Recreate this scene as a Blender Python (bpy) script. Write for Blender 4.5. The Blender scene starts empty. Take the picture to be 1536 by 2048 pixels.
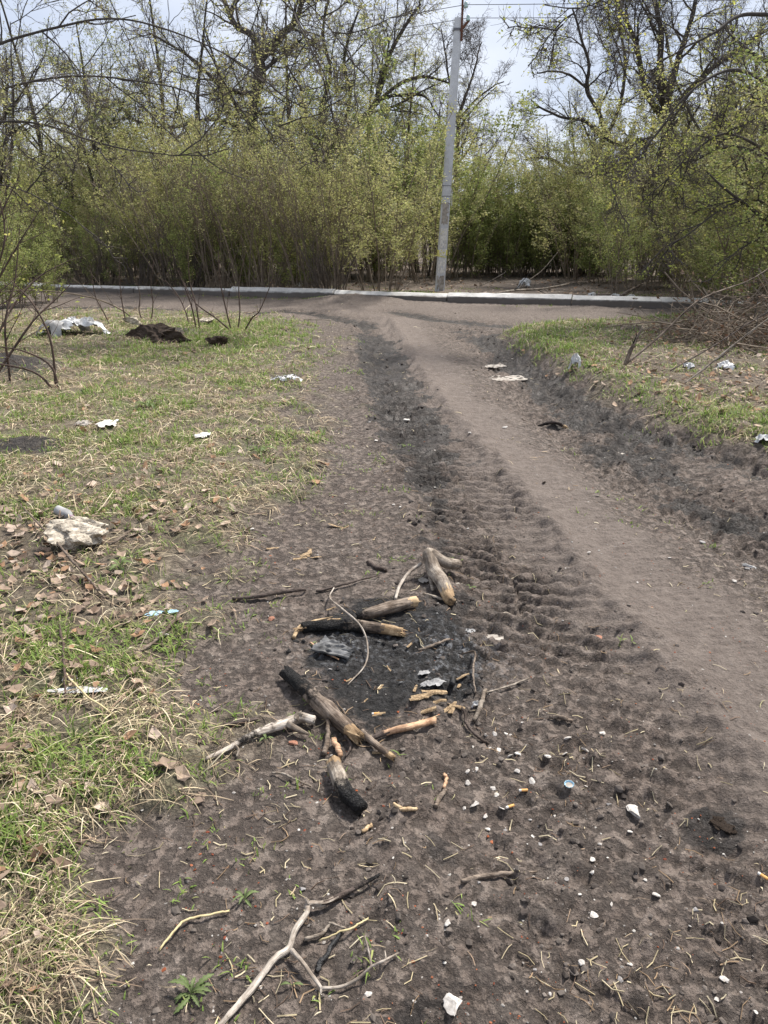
import bpy, math
import numpy as np

# ------------------------------------------------------------------ camera, sky, sun, exposure
SC = bpy.context.scene
COL = SC.collection
CAM_H, PITCH, FPX = 1.55, math.radians(20.0), 1547.0
cam_d = bpy.data.cameras.new('camera')
cam_d.sensor_fit = 'VERTICAL'; cam_d.sensor_height = 36.0
cam_d.lens = FPX / 2048.0 * 36.0
cam_d.clip_start = 0.05; cam_d.clip_end = 2000.0
cam = bpy.data.objects.new('camera', cam_d); COL.objects.link(cam)
cam.location = (0, 0, CAM_H); cam.rotation_euler = (math.pi / 2 - PITCH, 0, 0)
SC.camera = cam

SUN_EL, SUN_AZ = math.radians(55), math.radians(46)      # azimuth from +Y towards +X
world = bpy.data.worlds.new('World'); SC.world = world; world.use_nodes = True
wn = world.node_tree; wn.nodes.clear()
def N(t, kind, **kw):
    n = t.nodes.new(kind)
    for k, v in kw.items(): setattr(n, k, v)
    return n
wo = N(wn, 'ShaderNodeOutputWorld'); wb = N(wn, 'ShaderNodeBackground')
sky = N(wn, 'ShaderNodeTexSky', sky_type='NISHITA', sun_disc=False)
sky.sun_elevation = SUN_EL; sky.sun_rotation = SUN_AZ; sky.air_density = 1.0; sky.dust_density = 2.0
tc = N(wn, 'ShaderNodeTexCoord'); mp = N(wn, 'ShaderNodeMapping'); mp.inputs['Scale'].default_value = (1, 1, 2.4)
cn = N(wn, 'ShaderNodeTexNoise'); cn.inputs['Scale'].default_value = 3.0; cn.inputs['Detail'].default_value = 6
cr = N(wn, 'ShaderNodeValToRGB')
cr.color_ramp.elements[0].position = 0.3; cr.color_ramp.elements[0].color = (3.5, 4.0, 5.1, 1)
cr.color_ramp.elements[1].position = 0.7; cr.color_ramp.elements[1].color = (5.7, 5.9, 6.4, 1)
mx = N(wn, 'ShaderNodeMix', data_type='RGBA'); mx.inputs[0].default_value = 0.86
wn.links.new(tc.outputs['Generated'], mp.inputs[0]); wn.links.new(mp.outputs[0], cn.inputs['Vector'])
wn.links.new(cn.outputs[0], cr.inputs[0]); wn.links.new(sky.outputs[0], mx.inputs[6]); wn.links.new(cr.outputs[0], mx.inputs[7])
wn.links.new(mx.outputs[2], wb.inputs[0]); wb.inputs[1].default_value = 0.1
wn.links.new(wb.outputs[0], wo.inputs[0])

sun_d = bpy.data.lights.new('sun', 'SUN'); sun_d.energy = 4.4; sun_d.angle = math.radians(7); sun_d.color = (1, 0.95, 0.88)
sun = bpy.data.objects.new('sun', sun_d); COL.objects.link(sun)
sun.location = (0, 0, 30)
sun.rotation_euler = (math.pi / 2 - SUN_EL, 0, math.pi - SUN_AZ)
SC.view_settings.view_transform = 'Standard'; SC.view_settings.look = 'None'
SC.view_settings.gamma = 1.0; SC.view_settings.use_curve_mapping = False
SC.view_settings.exposure = 0.8

# ------------------------------------------------------------------ helpers: noise, projection, meshes
RNG = np.random.default_rng(7)
CP, SP = math.cos(PITCH), math.sin(PITCH)

def gnoise(x, y, seed=0):
    x = np.asarray(x, float); y = np.asarray(y, float)
    xi = np.floor(x).astype(np.int64); yi = np.floor(y).astype(np.int64)
    xf = x - xi; yf = y - yi
    def g(ix, iy, dx, dy):
        h = (ix * 374761393 + iy * 668265263 + seed * 974634777) & 0xFFFFFFFF
        h = ((h ^ (h >> 13)) * 1274126177) & 0xFFFFFFFF
        h = h ^ (h >> 16)
        a = (h & 0xFFFF) * (2 * math.pi / 65536)
        return np.cos(a) * dx + np.sin(a) * dy
    u = xf * xf * xf * (xf * (xf * 6 - 15) + 10); v = yf * yf * yf * (yf * (yf * 6 - 15) + 10)
    a = g(xi, yi, xf, yf); b = g(xi + 1, yi, xf - 1, yf)
    c = g(xi, yi + 1, xf, yf - 1); d = g(xi + 1, yi + 1, xf - 1, yf - 1)
    return ((a + (b - a) * u) * (1 - v) + (c + (d - c) * u) * v) * 1.5

def fbm(x, y, freq, octs=3, seed=0, gain=0.5):
    t = 0; a = 1.0; s = 0
    for o in range(octs):
        t = t + a * gnoise(x * freq, y * freq, seed + o * 17); s += a
        a *= gain; freq *= 2.03
    return t / s

def sstep(a, b, x):
    t = np.clip((x - a) / (b - a), 0, 1); return t * t * (3 - 2 * t)

def ray(u, v):
    x = (u - 768) / FPX; y = (1024 - v) / FPX
    return np.array([x, CP + y * SP, -SP + y * CP])
def W(u, v):
    d = ray(u, v); t = -CAM_H / d[2]
    return np.array([d[0] * t, d[1] * t])
def P3(u, v, Y):
    d = ray(u, v); t = Y / d[1]
    return np.array([d[0] * t, Y, CAM_H + d[2] * t])
def WL(pts): return np.array([W(*p) for p in pts])

def poly_sd(x, y, P):            # signed distance, positive inside
    n = len(P); d2 = np.full(x.shape, 1e18); ins = np.zeros(x.shape, bool)
    for i in range(n):
        ax, ay = P[i]; bx, by = P[(i + 1) % n]
        ex, ey = bx - ax, by - ay
        t = np.clip(((x - ax) * ex + (y - ay) * ey) / (ex * ex + ey * ey + 1e-12), 0, 1)
        d2 = np.minimum(d2, (x - ax - t * ex) ** 2 + (y - ay - t * ey) ** 2)
        if ay != by:
            c = ((ay > y) != (by > y)) & (x < (bx - ax) * (y - ay) / (by - ay) + ax)
            ins ^= c
    d = np.sqrt(d2)
    return np.where(ins, d, -d)

def line_st(x, y, L):            # arc length and signed lateral offset along a polyline
    best = np.full(x.shape, 1e18); S = np.zeros(x.shape); T = np.zeros(x.shape); acc = 0
    for i in range(len(L) - 1):
        ax, ay = L[i]; ex, ey = L[i + 1] - L[i]; l = math.hypot(ex, ey)
        t = np.clip(((x - ax) * ex + (y - ay) * ey) / (l * l), 0, 1)
        dx = x - ax - t * ex; dy = y - ay - t * ey; d2 = dx * dx + dy * dy
        m = d2 < best
        best = np.where(m, d2, best); S = np.where(m, acc + t * l, S)
        T = np.where(m, np.sqrt(d2) * np.sign(ex * dy - ey * dx), T); acc += l
    return S, T

def smooth_line(P, n):
    P = np.asarray(P, float); k = len(P)
    if k == 2:
        t = np.linspace(0, 1, n)[:, None]; return P[0] * (1 - t) + P[1] * t
    Q = np.vstack([2 * P[0] - P[1], P, 2 * P[-1] - P[-2]])
    t = np.linspace(0, k - 1 - 1e-9, n); i = t.astype(int); f = (t - i)[:, None]
    a, b, c, d = Q[i], Q[i + 1], Q[i + 2], Q[i + 3]
    return 0.5 * (2 * b + (c - a) * f + (2 * a - 5 * b + 4 * c - d) * f ** 2 + (3 * b - a - 3 * c + d) * f ** 3)

def mk(name, V, quads=None, tris=None, mat=None, col=None, smooth=False, attrs=None):
    V = np.asarray(V, np.float32).reshape(-1, 3)
    me = bpy.data.meshes.new(name)
    q = np.zeros((0, 4), np.int32) if quads is None else np.asarray(quads, np.int32).reshape(-1, 4)
    t = np.zeros((0, 3), np.int32) if tris is None else np.asarray(tris, np.int32).reshape(-1, 3)
    me.vertices.add(len(V)); me.vertices.foreach_set('co', V.ravel())
    nl = q.size + t.size
    me.loops.add(nl); me.loops.foreach_set('vertex_index', np.concatenate([q.ravel(), t.ravel()]))
    npoly = len(q) + len(t); me.polygons.add(npoly)
    starts = np.concatenate([np.arange(len(q)) * 4, q.size + np.arange(len(t)) * 3]).astype(np.int32)
    me.polygons.foreach_set('loop_start', starts)
    me.polygons.foreach_set('use_smooth', np.full(npoly, smooth, bool))
    me.update(calc_edges=True)
    if col is not None:
        c = np.ones((len(V), 4), np.float32); c[:, :3] = col
        me.color_attributes.new('Col', 'FLOAT_COLOR', 'POINT').data.foreach_set('color', c.ravel())
    if col is not None and len(V) < 6000 and not (attrs and 'St' in attrs): attrs = dict(attrs or {}, St=V)
    for k, a in (attrs or {}).items():
        c = np.ones((len(V), 4), np.float32); c[:, :3] = a
        me.color_attributes.new(k, 'FLOAT_COLOR', 'POINT').data.foreach_set('color', c.ravel())
    if mat: me.materials.append(mat)
    return me

def ob(name, me, parent=None, loc=None):
    o = bpy.data.objects.new(name, me); COL.objects.link(o)
    if parent is not None: o.parent = parent
    if loc is not None: o.location = loc
    return o
def tag(o, label=None, cat=None, group=None, kind=None):
    if label: o['label'] = label
    if cat: o['category'] = cat
    if group: o['group'] = group
    if kind: o['kind'] = kind
    return o
def thing(name, label, cat, loc=(0, 0, 0), group=None, rz=0):
    o = bpy.data.objects.new(name, None); COL.objects.link(o)
    o.empty_display_size = 0.1
    o.location = loc; o.rotation_euler = (0, 0, rz)
    return tag(o, label, cat, group)
def copy_tree(o, parent=None):
    c = o.copy(); COL.objects.link(c)
    if parent is not None: c.parent = parent
    for ch in list(o.children): copy_tree(ch, c)
    return c

class MB:                        # mesh collector
    def __init__(s): s.V = []; s.Q = []; s.T = []; s.C = []; s.n = 0
    def add(s, V, Q=None, T=None, C=None):
        V = np.asarray(V, float).reshape(-1, 3)
        if Q is not None and len(Q): s.Q.append(np.asarray(Q).reshape(-1, 4) + s.n)
        if T is not None and len(T): s.T.append(np.asarray(T).reshape(-1, 3) + s.n)
        s.C.append(np.broadcast_to(np.ones(3) if C is None else C, V.shape)); s.V.append(V); s.n += len(V)
    def mesh(s, name, mat, smooth=False):
        return mk(name, np.concatenate(s.V), np.concatenate(s.Q) if s.Q else None,
                  np.concatenate(s.T) if s.T else None, mat, np.concatenate(s.C), smooth)
    def box(s, c, d, C=None, R=None):
        v = np.array([[x, y, z] for z in (-.5, .5) for y in (-.5, .5) for x in (-.5, .5)]) * d
        if R is not None: v = v @ np.array(R).T
        s.add(v + c, [[0, 2, 3, 1], [4, 5, 7, 6], [0, 1, 5, 4], [2, 6, 7, 3], [0, 4, 6, 2], [1, 3, 7, 5]], None, C)

def unit(v): return v / (np.linalg.norm(v, axis=-1, keepdims=True) + 1e-12)

def tubes(P, R, sides):          # P (B,n,3), R (B,n)
    B, n, _ = P.shape
    D = np.empty_like(P); D[:, 1:-1] = P[:, 2:] - P[:, :-2]; D[:, 0] = P[:, 1] - P[:, 0]; D[:, -1] = P[:, -1] - P[:, -2]
    D = unit(D); d0 = unit(P[:, -1] - P[:, 0])
    ref = np.where(np.abs(d0[:, 2:3]) < 0.8, np.array([[0, 0, 1.0]]), np.array([[1.0, 0, 0]]))
    a = unit(np.cross(D, ref[:, None, :])); b = np.cross(D, a)
    th = np.arange(sides) * 2 * math.pi / sides
    V = P[:, :, None, :] + R[:, :, None, None] * (np.cos(th)[None, None, :, None] * a[:, :, None, :] + np.sin(th)[None, None, :, None] * b[:, :, None, :])
    i = np.arange(n - 1)[:, None] * sides; k = np.arange(sides)[None, :]; k2 = (k + 1) % sides
    q = np.stack([i + k, i + k2, i + sides + k2, i + sides + k], -1).reshape(-1, 4)
    Q = (q[None] + (np.arange(B) * n * sides)[:, None, None]).reshape(-1, 4)
    return V.reshape(-1, 3), Q

def ribbons(P, Wd, side):        # P (B,n,3); Wd (B,n); side (B,3)
    B, n, _ = P.shape
    off = side[:, None, :] * Wd[:, :, None] * 0.5
    V = np.stack([P - off, P + off], 2).reshape(-1, 3)
    i = np.arange(n - 1) * 2
    q = np.stack([i, i + 1, i + 3, i + 2], -1)
    Q = (q[None] + (np.arange(B) * n * 2)[:, None, None]).reshape(-1, 4)
    return V, Q

def leaves(C, size, rng, flat=0.5, asp=0.55, cup=0.12):     # rhombic folded leaves, 2 triangles each
    B = len(C); a = rng.normal(size=(B, 3)); a[:, 2] *= flat; a = unit(a)
    r = rng.normal(size=(B, 3)); s = unit(np.cross(a, r)); nrm = np.cross(a, s)
    L = size * rng.uniform(0.6, 1.25, B)[:, None]
    p0 = C; p2 = C + a * L; m = C + a * L * 0.45 + nrm * L * cup
    V = np.stack([p0, m + s * L * asp * 0.5, p2, m - s * L * asp * 0.5], 1).reshape(-1, 3)
    return V, np.arange(B * 4).reshape(-1, 4)

# ------------------------------------------------------------------ materials
def principled(name, rough=0.8, spec=0.3):
    m = bpy.data.materials.new(name); m.use_nodes = True; t = m.node_tree
    b = t.nodes['Principled BSDF']; b.inputs['Roughness'].default_value = rough
    b.inputs['Specular IOR Level'].default_value = spec
    return m, t, b
def noise(t, scale, detail=5, vec=None, rough=0.55):
    n = N(t, 'ShaderNodeTexNoise'); n.inputs['Scale'].default_value = scale
    n.inputs['Detail'].default_value = detail; n.inputs['Roughness'].default_value = rough
    if vec is not None: t.links.new(vec, n.inputs['Vector'])
    return n.outputs[0]
def ramp(t, fac, *stops):
    r = N(t, 'ShaderNodeValToRGB'); t.links.new(fac, r.inputs[0]); e = r.color_ramp.elements
    while len(e) < len(stops): e.new(0.5)
    for i, (p, c) in enumerate(stops):
        e[i].position = p; e[i].color = tuple(c) + (1,) if not np.isscalar(c) else (c, c, c, 1)
    return r.outputs[0]
def mixc(t, fac, a, b, mode='MIX'):
    m = N(t, 'ShaderNodeMix', data_type='RGBA', blend_type=mode)
    for s, v in ((0, fac), (6, a), (7, b)):
        if isinstance(v, (int, float)): m.inputs[s].default_value = v if s == 0 else (v, v, v, 1)
        elif isinstance(v, tuple): m.inputs[s].default_value = v + (1,)
        else: t.links.new(v, m.inputs[s])
    return m.outputs[2]
def math_(t, op, a, b=0.0, clamp=False):
    m = N(t, 'ShaderNodeMath', operation=op, use_clamp=clamp)
    for s, v in ((0, a), (1, b)):
        if isinstance(v, (int, float)): m.inputs[s].default_value = v
        else: t.links.new(v, m.inputs[s])
    return m.outputs[0]
def bump(t, b, h, strength=0.5, dist=0.01):
    n = N(t, 'ShaderNodeBump'); n.inputs['Strength'].default_value = strength; n.inputs['Distance'].default_value = dist
    t.links.new(h, n.inputs['Height']); t.links.new(n.outputs[0], b.inputs['Normal'])
def objco(t, scale=None):
    c = N(t, 'ShaderNodeTexCoord').outputs['Object']
    if scale is None: return c
    m = N(t, 'ShaderNodeMapping'); m.inputs['Scale'].default_value = scale; t.links.new(c, m.inputs[0]); return m.outputs[0]
def attr(t, name):
    a = N(t, 'ShaderNodeAttribute'); a.attribute_name = name; return a

def mat_col(name, rough=0.8, trans=0.0, spec=0.25, jitter=12.0):     # per-piece colour attribute, optional translucency
    m, t, b = principled(name, rough, spec)
    c = attr(t, 'Col').outputs['Color']
    g = N(t, 'ShaderNodeNewGeometry').outputs['Position']
    c = mixc(t, 1.0, c, ramp(t, noise(t, jitter, 3, g), (0.3, 0.78), (0.7, 1.2)), 'MULTIPLY')
    t.links.new(c, b.inputs['Base Color'])
    if trans > 0:
        tr = N(t, 'ShaderNodeBsdfTranslucent'); t.links.new(c, tr.inputs[0])
        ms = N(t, 'ShaderNodeMixShader'); ms.inputs[0].default_value = trans
        o = t.nodes['Material Output']
        t.links.new(b.outputs[0], ms.inputs[1]); t.links.new(tr.outputs[0], ms.inputs[2]); t.links.new(ms.outputs[0], o.inputs[0])
    return m

def mat_noise(name, c0, c1, scale, rough=0.8, bs=0.4, bd=0.004, spec=0.25, stretch=None, burn=False):
    m, t, b = principled(name, rough, spec)
    v = objco(t, stretch)
    if burn:
        mpn = N(t, 'ShaderNodeMapping'); mpn.inputs['Scale'].default_value = (0.16, 1, 1); t.links.new(attr(t, 'St').outputs['Vector'], mpn.inputs[0]); v = mpn.outputs[0]
    n = noise(t, scale * (2.6 if burn else 1), 7, v, 0.65)
    c = ramp(t, n, (0.32, c0), (0.68, c1))
    if burn:
        a = attr(t, 'Col').outputs['Color']; sp = N(t, 'ShaderNodeSeparateColor'); t.links.new(a, sp.inputs[0])
        f = math_(t, 'ADD', sp.outputs[0], math_(t, 'MULTIPLY', math_(t, 'SUBTRACT', noise(t, 22, 8, objco(t), 0.7), 0.5), 2.2))
        f = ramp(t, f, (0.4, 0.0), (0.7, 1.0))
        pt = ramp(t, noise(t, 11, 6, objco(t), 0.7), (0.44, 0.0), (0.56, 0.75)); c = mixc(t, pt, c, mixc(t, 1.0, c, (0.34, 0.29, 0.25), 'MULTIPLY'))
        ch = ramp(t, noise(t, 90, 5, objco(t)), (0.35, (0.006, 0.006, 0.006)), (0.75, (0.03, 0.028, 0.027)))
        c = mixc(t, f, c, ch)
    t.links.new(c, b.inputs['Base Color'])
    hh = noise(t, scale * (4.5 if burn else 2.5), 6, v)
    if burn:
        vo = N(t, 'ShaderNodeTexVoronoi', feature='DISTANCE_TO_EDGE'); vo.inputs['Scale'].default_value = 95; t.links.new(objco(t), vo.inputs['Vector'])
        hh = math_(t, 'ADD', hh, math_(t, 'MULTIPLY', f, ramp(t, vo.outputs['Distance'], (0.0, 0.0), (0.12, 1.2))))
    bump(t, b, hh, 1.0 if burn else bs, bd * (1.6 if burn else 1))
    return m

M = {}
M['bark'] = mat_noise('bark', (0.035, 0.03, 0.027), (0.095, 0.082, 0.072), 30, 0.9, 0.5, 0.01)
M['stem'] = mat_noise('stem', (0.12, 0.094, 0.07), (0.26, 0.21, 0.16), 8, 0.85, 0.1)
M['darkstem'] = mat_noise('darkstem', (0.045, 0.03, 0.025), (0.11, 0.075, 0.058), 9, 0.8, 0.1)
M['twig'] = mat_noise('twig', (0.06, 0.05, 0.043), (0.14, 0.115, 0.095), 6, 0.85, 0.1)
M['leaf'] = mat_col('leaf', 0.55, 0.45, 0.3, 3.0)
M['grass'] = mat_col('grass', 0.6, 0.35, 0.25)
M['straw'] = mat_col('straw', 0.75, 0.15, 0.2, 30)
M['litter'] = mat_col('litter', 0.8, 0.12, 0.2, 40)
M['specks'] = mat_col('specks', 0.85, 0.0, 0.2, 60)
M['logbark'] = mat_noise('logbark', (0.06, 0.046, 0.036), (0.33, 0.265, 0.21), 34, 0.85, 0.6, 0.004, burn=True)
M['greybark'] = mat_noise('greybark', (0.13, 0.107, 0.086), (0.45, 0.39, 0.32), 40, 0.8, 0.45, 0.003, burn=True)
M['palebark'] = mat_noise('palebark', (0.24, 0.205, 0.17), (0.62, 0.555, 0.48), 40, 0.8, 0.45, 0.003, burn=True)
M['darkbark'] = mat_noise('darkbark', (0.04, 0.032, 0.028), (0.13, 0.1, 0.085), 45, 0.85, 0.5, 0.003, burn=True)
M['wood'] = mat_noise('wood', (0.3, 0.2, 0.11), (0.66, 0.5, 0.31), 40, 0.75, 0.4, 0.002, burn=True)
M['pinkwood'] = mat_noise('pinkwood', (0.42, 0.24, 0.14), (0.62, 0.42, 0.27), 40, 0.7, 0.4, 0.002, burn=True)
M['char'] = mat_noise('char', (0.004, 0.004, 0.004), (0.022, 0.021, 0.021), 60, 0.55, 0.8, 0.006, 0.45)
M['ashboard'] = mat_noise('ashboard', (0.012, 0.012, 0.012), (0.2, 0.2, 0.2), 30, 0.85, 0.4, 0.003)
M['stone'] = mat_noise('stone', (0.28, 0.25, 0.22), (0.6, 0.57, 0.53), 4, 0.8, 0.5, 0.003)
M['greystone'] = mat_noise('greystone', (0.16, 0.15, 0.145), (0.4, 0.38, 0.37), 30, 0.8, 0.5, 0.003)
M['rubble'] = mat_noise('rubble', (0.13, 0.105, 0.08), (0.66, 0.59, 0.48), 9, 0.9, 0.8, 0.012)
M['plastic'] = mat_noise('plastic', (0.3, 0.29, 0.27), (0.7, 0.71, 0.72), 9, 0.4, 0.3, 0.004, 0.45)
M['paper'] = mat_noise('paper', (0.5, 0.48, 0.44), (0.8, 0.78, 0.74), 18, 0.85, 0.3, 0.003)
M['dirtypaper'] = mat_noise('dirtypaper', (0.19, 0.165, 0.14), (0.48, 0.44, 0.39), 14, 0.9, 0.3, 0.003)
M['greysheet'] = mat_noise('greysheet', (0.17, 0.165, 0.16), (0.42, 0.415, 0.41), 6, 0.7, 0.3, 0.006)
M['blue'] = mat_noise('blue', (0.3, 0.5, 0.62), (0.5, 0.68, 0.78), 20, 0.5, 0.2, 0.002)
M['filter'] = mat_noise('filter', (0.62, 0.3, 0.09), (0.75, 0.42, 0.16), 150, 0.8, 0.2, 0.001)
M['soil'] = mat_noise('soil', (0.028, 0.019, 0.013), (0.08, 0.056, 0.04), 30, 0.95, 0.9, 0.02)
M['rust'] = mat_noise('rust', (0.07, 0.03, 0.02), (0.17, 0.075, 0.045), 25, 0.8, 0.3, 0.003)
M['wire'] = mat_noise('wire', (0.1, 0.1, 0.11), (0.18, 0.18, 0.19), 10, 0.5, 0.1)
M['glassgreen'] = mat_noise('glassgreen', (0.3, 0.42, 0.38), (0.5, 0.62, 0.58), 20, 0.2, 0.1, 0.001, 0.5)
M['wheat'] = mat_noise('wheat', (0.55, 0.5, 0.12), (0.75, 0.7, 0.25), 20, 0.7, 0.3, 0.002)
M['purple'] = mat_noise('purple', (0.3, 0.2, 0.25), (0.42, 0.3, 0.35), 20, 0.5, 0.2, 0.002)
M['brick'] = mat_noise('brick', (0.24, 0.11, 0.07), (0.38, 0.19, 0.13), 40, 0.9, 0.5, 0.003)

def concrete(name, c0, c1, stain, top=False):
    m, t, b = principled(name, 0.9, 0.25)
    g = N(t, 'ShaderNodeNewGeometry').outputs['Position']
    c = ramp(t, noise(t, 3, 8, g, 0.65), (0.35, c0), (0.65, c1))
    s = ramp(t, noise(t, 1.3, 8, g, 0.7), (0.45, 0.0), (0.62, 1.0))
    c = mixc(t, math_(t, 'MULTIPLY', s, 0.5), c, stain)
    p = ramp(t, noise(t, 70, 4, g), (0.3, 0.75), (0.5, 1.0))
    c = mixc(t, 1.0, c, p, 'MULTIPLY')
    if top:                                            # mud splashed up the foot of the kerb
        z = N(t, 'ShaderNodeSeparateXYZ'); t.links.new(g, z.inputs[0])
        h = math_(t, 'ADD', z.outputs[2], math_(t, 'MULTIPLY', noise(t, 4, 6, g), 0.1))
        mud = ramp(t, h, (0.17, 1.0), (0.2, 0.0))
        c = mixc(t, math_(t, 'MULTIPLY', mud, 0.9), c, (0.095, 0.08, 0.07))
    t.links.new(c, b.inputs['Base Color']); bump(t, b, noise(t, 60, 6, g), 0.5, 0.006)
    return m
M['kerb'] = concrete('kerb_concrete', (0.5, 0.485, 0.46), (0.68, 0.665, 0.64), (0.3, 0.285, 0.26), True)
M['pole'] = concrete('pole_concrete', (0.55, 0.56, 0.57), (0.68, 0.69, 0.71), (0.42, 0.42, 0.43))

def ground_material():
    m, t, b = principled('ground_soil', 0.9, 0.35)
    g = N(t, 'ShaderNodeNewGeometry').outputs['Position']
    z1 = N(t, 'ShaderNodeSeparateColor'); t.links.new(attr(t, 'zone').outputs['Color'], z1.inputs[0])
    z2 = N(t, 'ShaderNodeSeparateColor'); t.links.new(attr(t, 'zone2').outputs['Color'], z2.inputs[0])
    nb = noise(t, 1.6, 7, g, 0.6); nm = noise(t, 14, 7, g, 0.62); nf = noise(t, 90, 6, g, 0.65)
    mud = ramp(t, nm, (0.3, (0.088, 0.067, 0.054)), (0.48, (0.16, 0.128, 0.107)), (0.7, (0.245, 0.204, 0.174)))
    mud = mixc(t, 1.0, mud, ramp(t, nf, (0.3, 0.6), (0.7, 1.25)), 'MULTIPLY')
    mud = mixc(t, ramp(t, nb, (0.42, 0.0), (0.66, 0.5)), mud, (0.15, 0.115, 0.095))
    dry = mixc(t, 1.0, ramp(t, nm, (0.3, (0.122, 0.097, 0.082)), (0.7, (0.186, 0.153, 0.131))), ramp(t, nf, (0.3, 0.72), (0.7, 1.18)), 'MULTIPLY')
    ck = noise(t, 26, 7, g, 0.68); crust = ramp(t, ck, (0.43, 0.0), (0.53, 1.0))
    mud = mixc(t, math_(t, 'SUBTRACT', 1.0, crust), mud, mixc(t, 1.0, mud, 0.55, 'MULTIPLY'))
    smf = ramp(t, math_(t, 'ADD', z1.outputs[2], math_(t, 'MULTIPLY', math_(t, 'SUBTRACT', noise(t, 9, 7, g, 0.7), 0.5), 0.9)), (0.3, 0.0), (0.75, 0.9))
    c = mixc(t, smf, mud, dry)
    wetc = ramp(t, nm, (0.3, (0.012, 0.0095, 0.008)), (0.52, (0.036, 0.029, 0.025)), (0.75, (0.09, 0.074, 0.064)))
    wf = math_(t, 'ADD', z1.outputs[1], math_(t, 'MULTIPLY', math_(t, 'SUBTRACT', noise(t, 7, 7, g, 0.65), 0.5), 1.5))
    wf = ramp(t, wf, (0.46, 0.0), (0.58, 1.0))
    wf = math_(t, 'MULTIPLY', wf, ramp(t, z1.outputs[1], (0.02, 0.0), (0.15, 1.0)))
    c = mixc(t, wf, c, wetc)
    turf = ramp(t, nm, (0.3, (0.075, 0.058, 0.04)), (0.5, (0.18, 0.146, 0.102)), (0.68, (0.3, 0.255, 0.18)))
    turf = mixc(t, ramp(t, noise(t, 3.5, 6, g), (0.5, 0.0), (0.62, 0.6)), turf, (0.09, 0.11, 0.04))
    c = mixc(t, z1.outputs[0], c, turf)
    lit = mixc(t, 1.0, ramp(t, noise(t, 22, 6, g, 0.7), (0.3, (0.05, 0.038, 0.03)), (0.5, (0.12, 0.092, 0.07)), (0.7, (0.24, 0.19, 0.15))), ramp(t, nf, (0.3, 0.7), (0.7, 1.15)), 'MULTIPLY')
    c = mixc(t, z2.outputs[2], c, lit)
    cf = math_(t, 'ADD', z2.outputs[0], math_(t, 'MULTIPLY', math_(t, 'SUBTRACT', noise(t, 16, 7, g, 0.7), 0.5), 1.1))
    cf = math_(t, 'MULTIPLY', ramp(t, cf, (0.4, 0.0), (0.66, 1.0)), 0.94)
    c = mixc(t, cf, c, ramp(t, nf, (0.3, (0.006, 0.006, 0.006)), (0.75, (0.03, 0.029, 0.029))))
    af = math_(t, 'MULTIPLY', z2.outputs[1], ramp(t, noise(t, 38, 6, g, 0.7), (0.5, 0.0), (0.64, 1.0)))
    c = mixc(t, af, c, (0.3, 0.31, 0.33))
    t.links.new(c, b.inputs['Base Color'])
    r = mixc(t, math_(t, 'MULTIPLY', wf, ramp(t, noise(t, 5, 4, g), (0.4, 0.3), (0.65, 1.0))), 0.88, 0.45)
    t.links.new(r, b.inputs['Roughness'])
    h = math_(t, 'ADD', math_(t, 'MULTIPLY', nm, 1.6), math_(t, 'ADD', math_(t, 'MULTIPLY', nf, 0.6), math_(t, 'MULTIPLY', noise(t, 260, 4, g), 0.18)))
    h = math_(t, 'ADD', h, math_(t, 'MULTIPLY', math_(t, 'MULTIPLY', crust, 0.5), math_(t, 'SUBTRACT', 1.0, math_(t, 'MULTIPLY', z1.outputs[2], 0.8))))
    bump(t, b, h, 1.0, 0.02)
    return m
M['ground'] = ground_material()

# ------------------------------------------------------------------ terrain
T1 = smooth_line(WL([(742, 640), (772, 720), (800, 790), (850, 870), (905, 950), (960, 1040), (1010, 1130), (1060, 1250), (1110, 1370), (1150, 1500), (1210, 1680), (1280, 1870), (1345, 2048), (1420, 2300)]), 40)
TS = smooth_line(WL([(790, 640), (850, 740), (925, 840), (1010, 930), (1120, 1040), (1250, 1160), (1400, 1300), (1536, 1420), (1800, 1650)]), 30)
TR = smooth_line(WL([(925, 655), (1005, 715), (1080, 780), (1150, 840), (1250, 910), (1380, 985), (1536, 1060), (1800, 1190)]), 30)
TC1 = smooth_line(WL([(-300, 622), (200, 612), (430, 625), (600, 622), (740, 650)]), 20)
TC2 = smooth_line(WL([(790, 622), (900, 640), (1050, 652), (1200, 648), (1350, 634), (1600, 628)]), 20)
GL = WL([(-2500, 640), (-300, 632), (200, 618), (420, 622), (560, 632), (622, 668), (640, 740), (628, 830), (640, 930), (600, 1010), (500, 1120), (410, 1230), (400, 1330), (440, 1450), (420, 1560), (330, 1680), (230, 1760), (200, 1900), (130, 2048), (60, 2600), (-2500, 2600)])
GR = WL([(985, 672), (1045, 712), (1115, 765), (1205, 812), (1300, 862), (1420, 905), (1540, 940), (2200, 1250), (4200, 1250), (2600, 640), (1480, 628), (1330, 645), (1200, 655), (1080, 660)])
ASH = WL([(600, 1255), (700, 1185), (830, 1190), (930, 1230), (1005, 1320), (960, 1400), (850, 1445), (740, 1480), (650, 1420), (590, 1340)])
KA, KB = W(130, 584), W(1440, 621)
KD = (KB - KA) / np.linalg.norm(KB - KA); KN = np.array([-KD[1], KD[0]])      # KN points away from the camera

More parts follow.
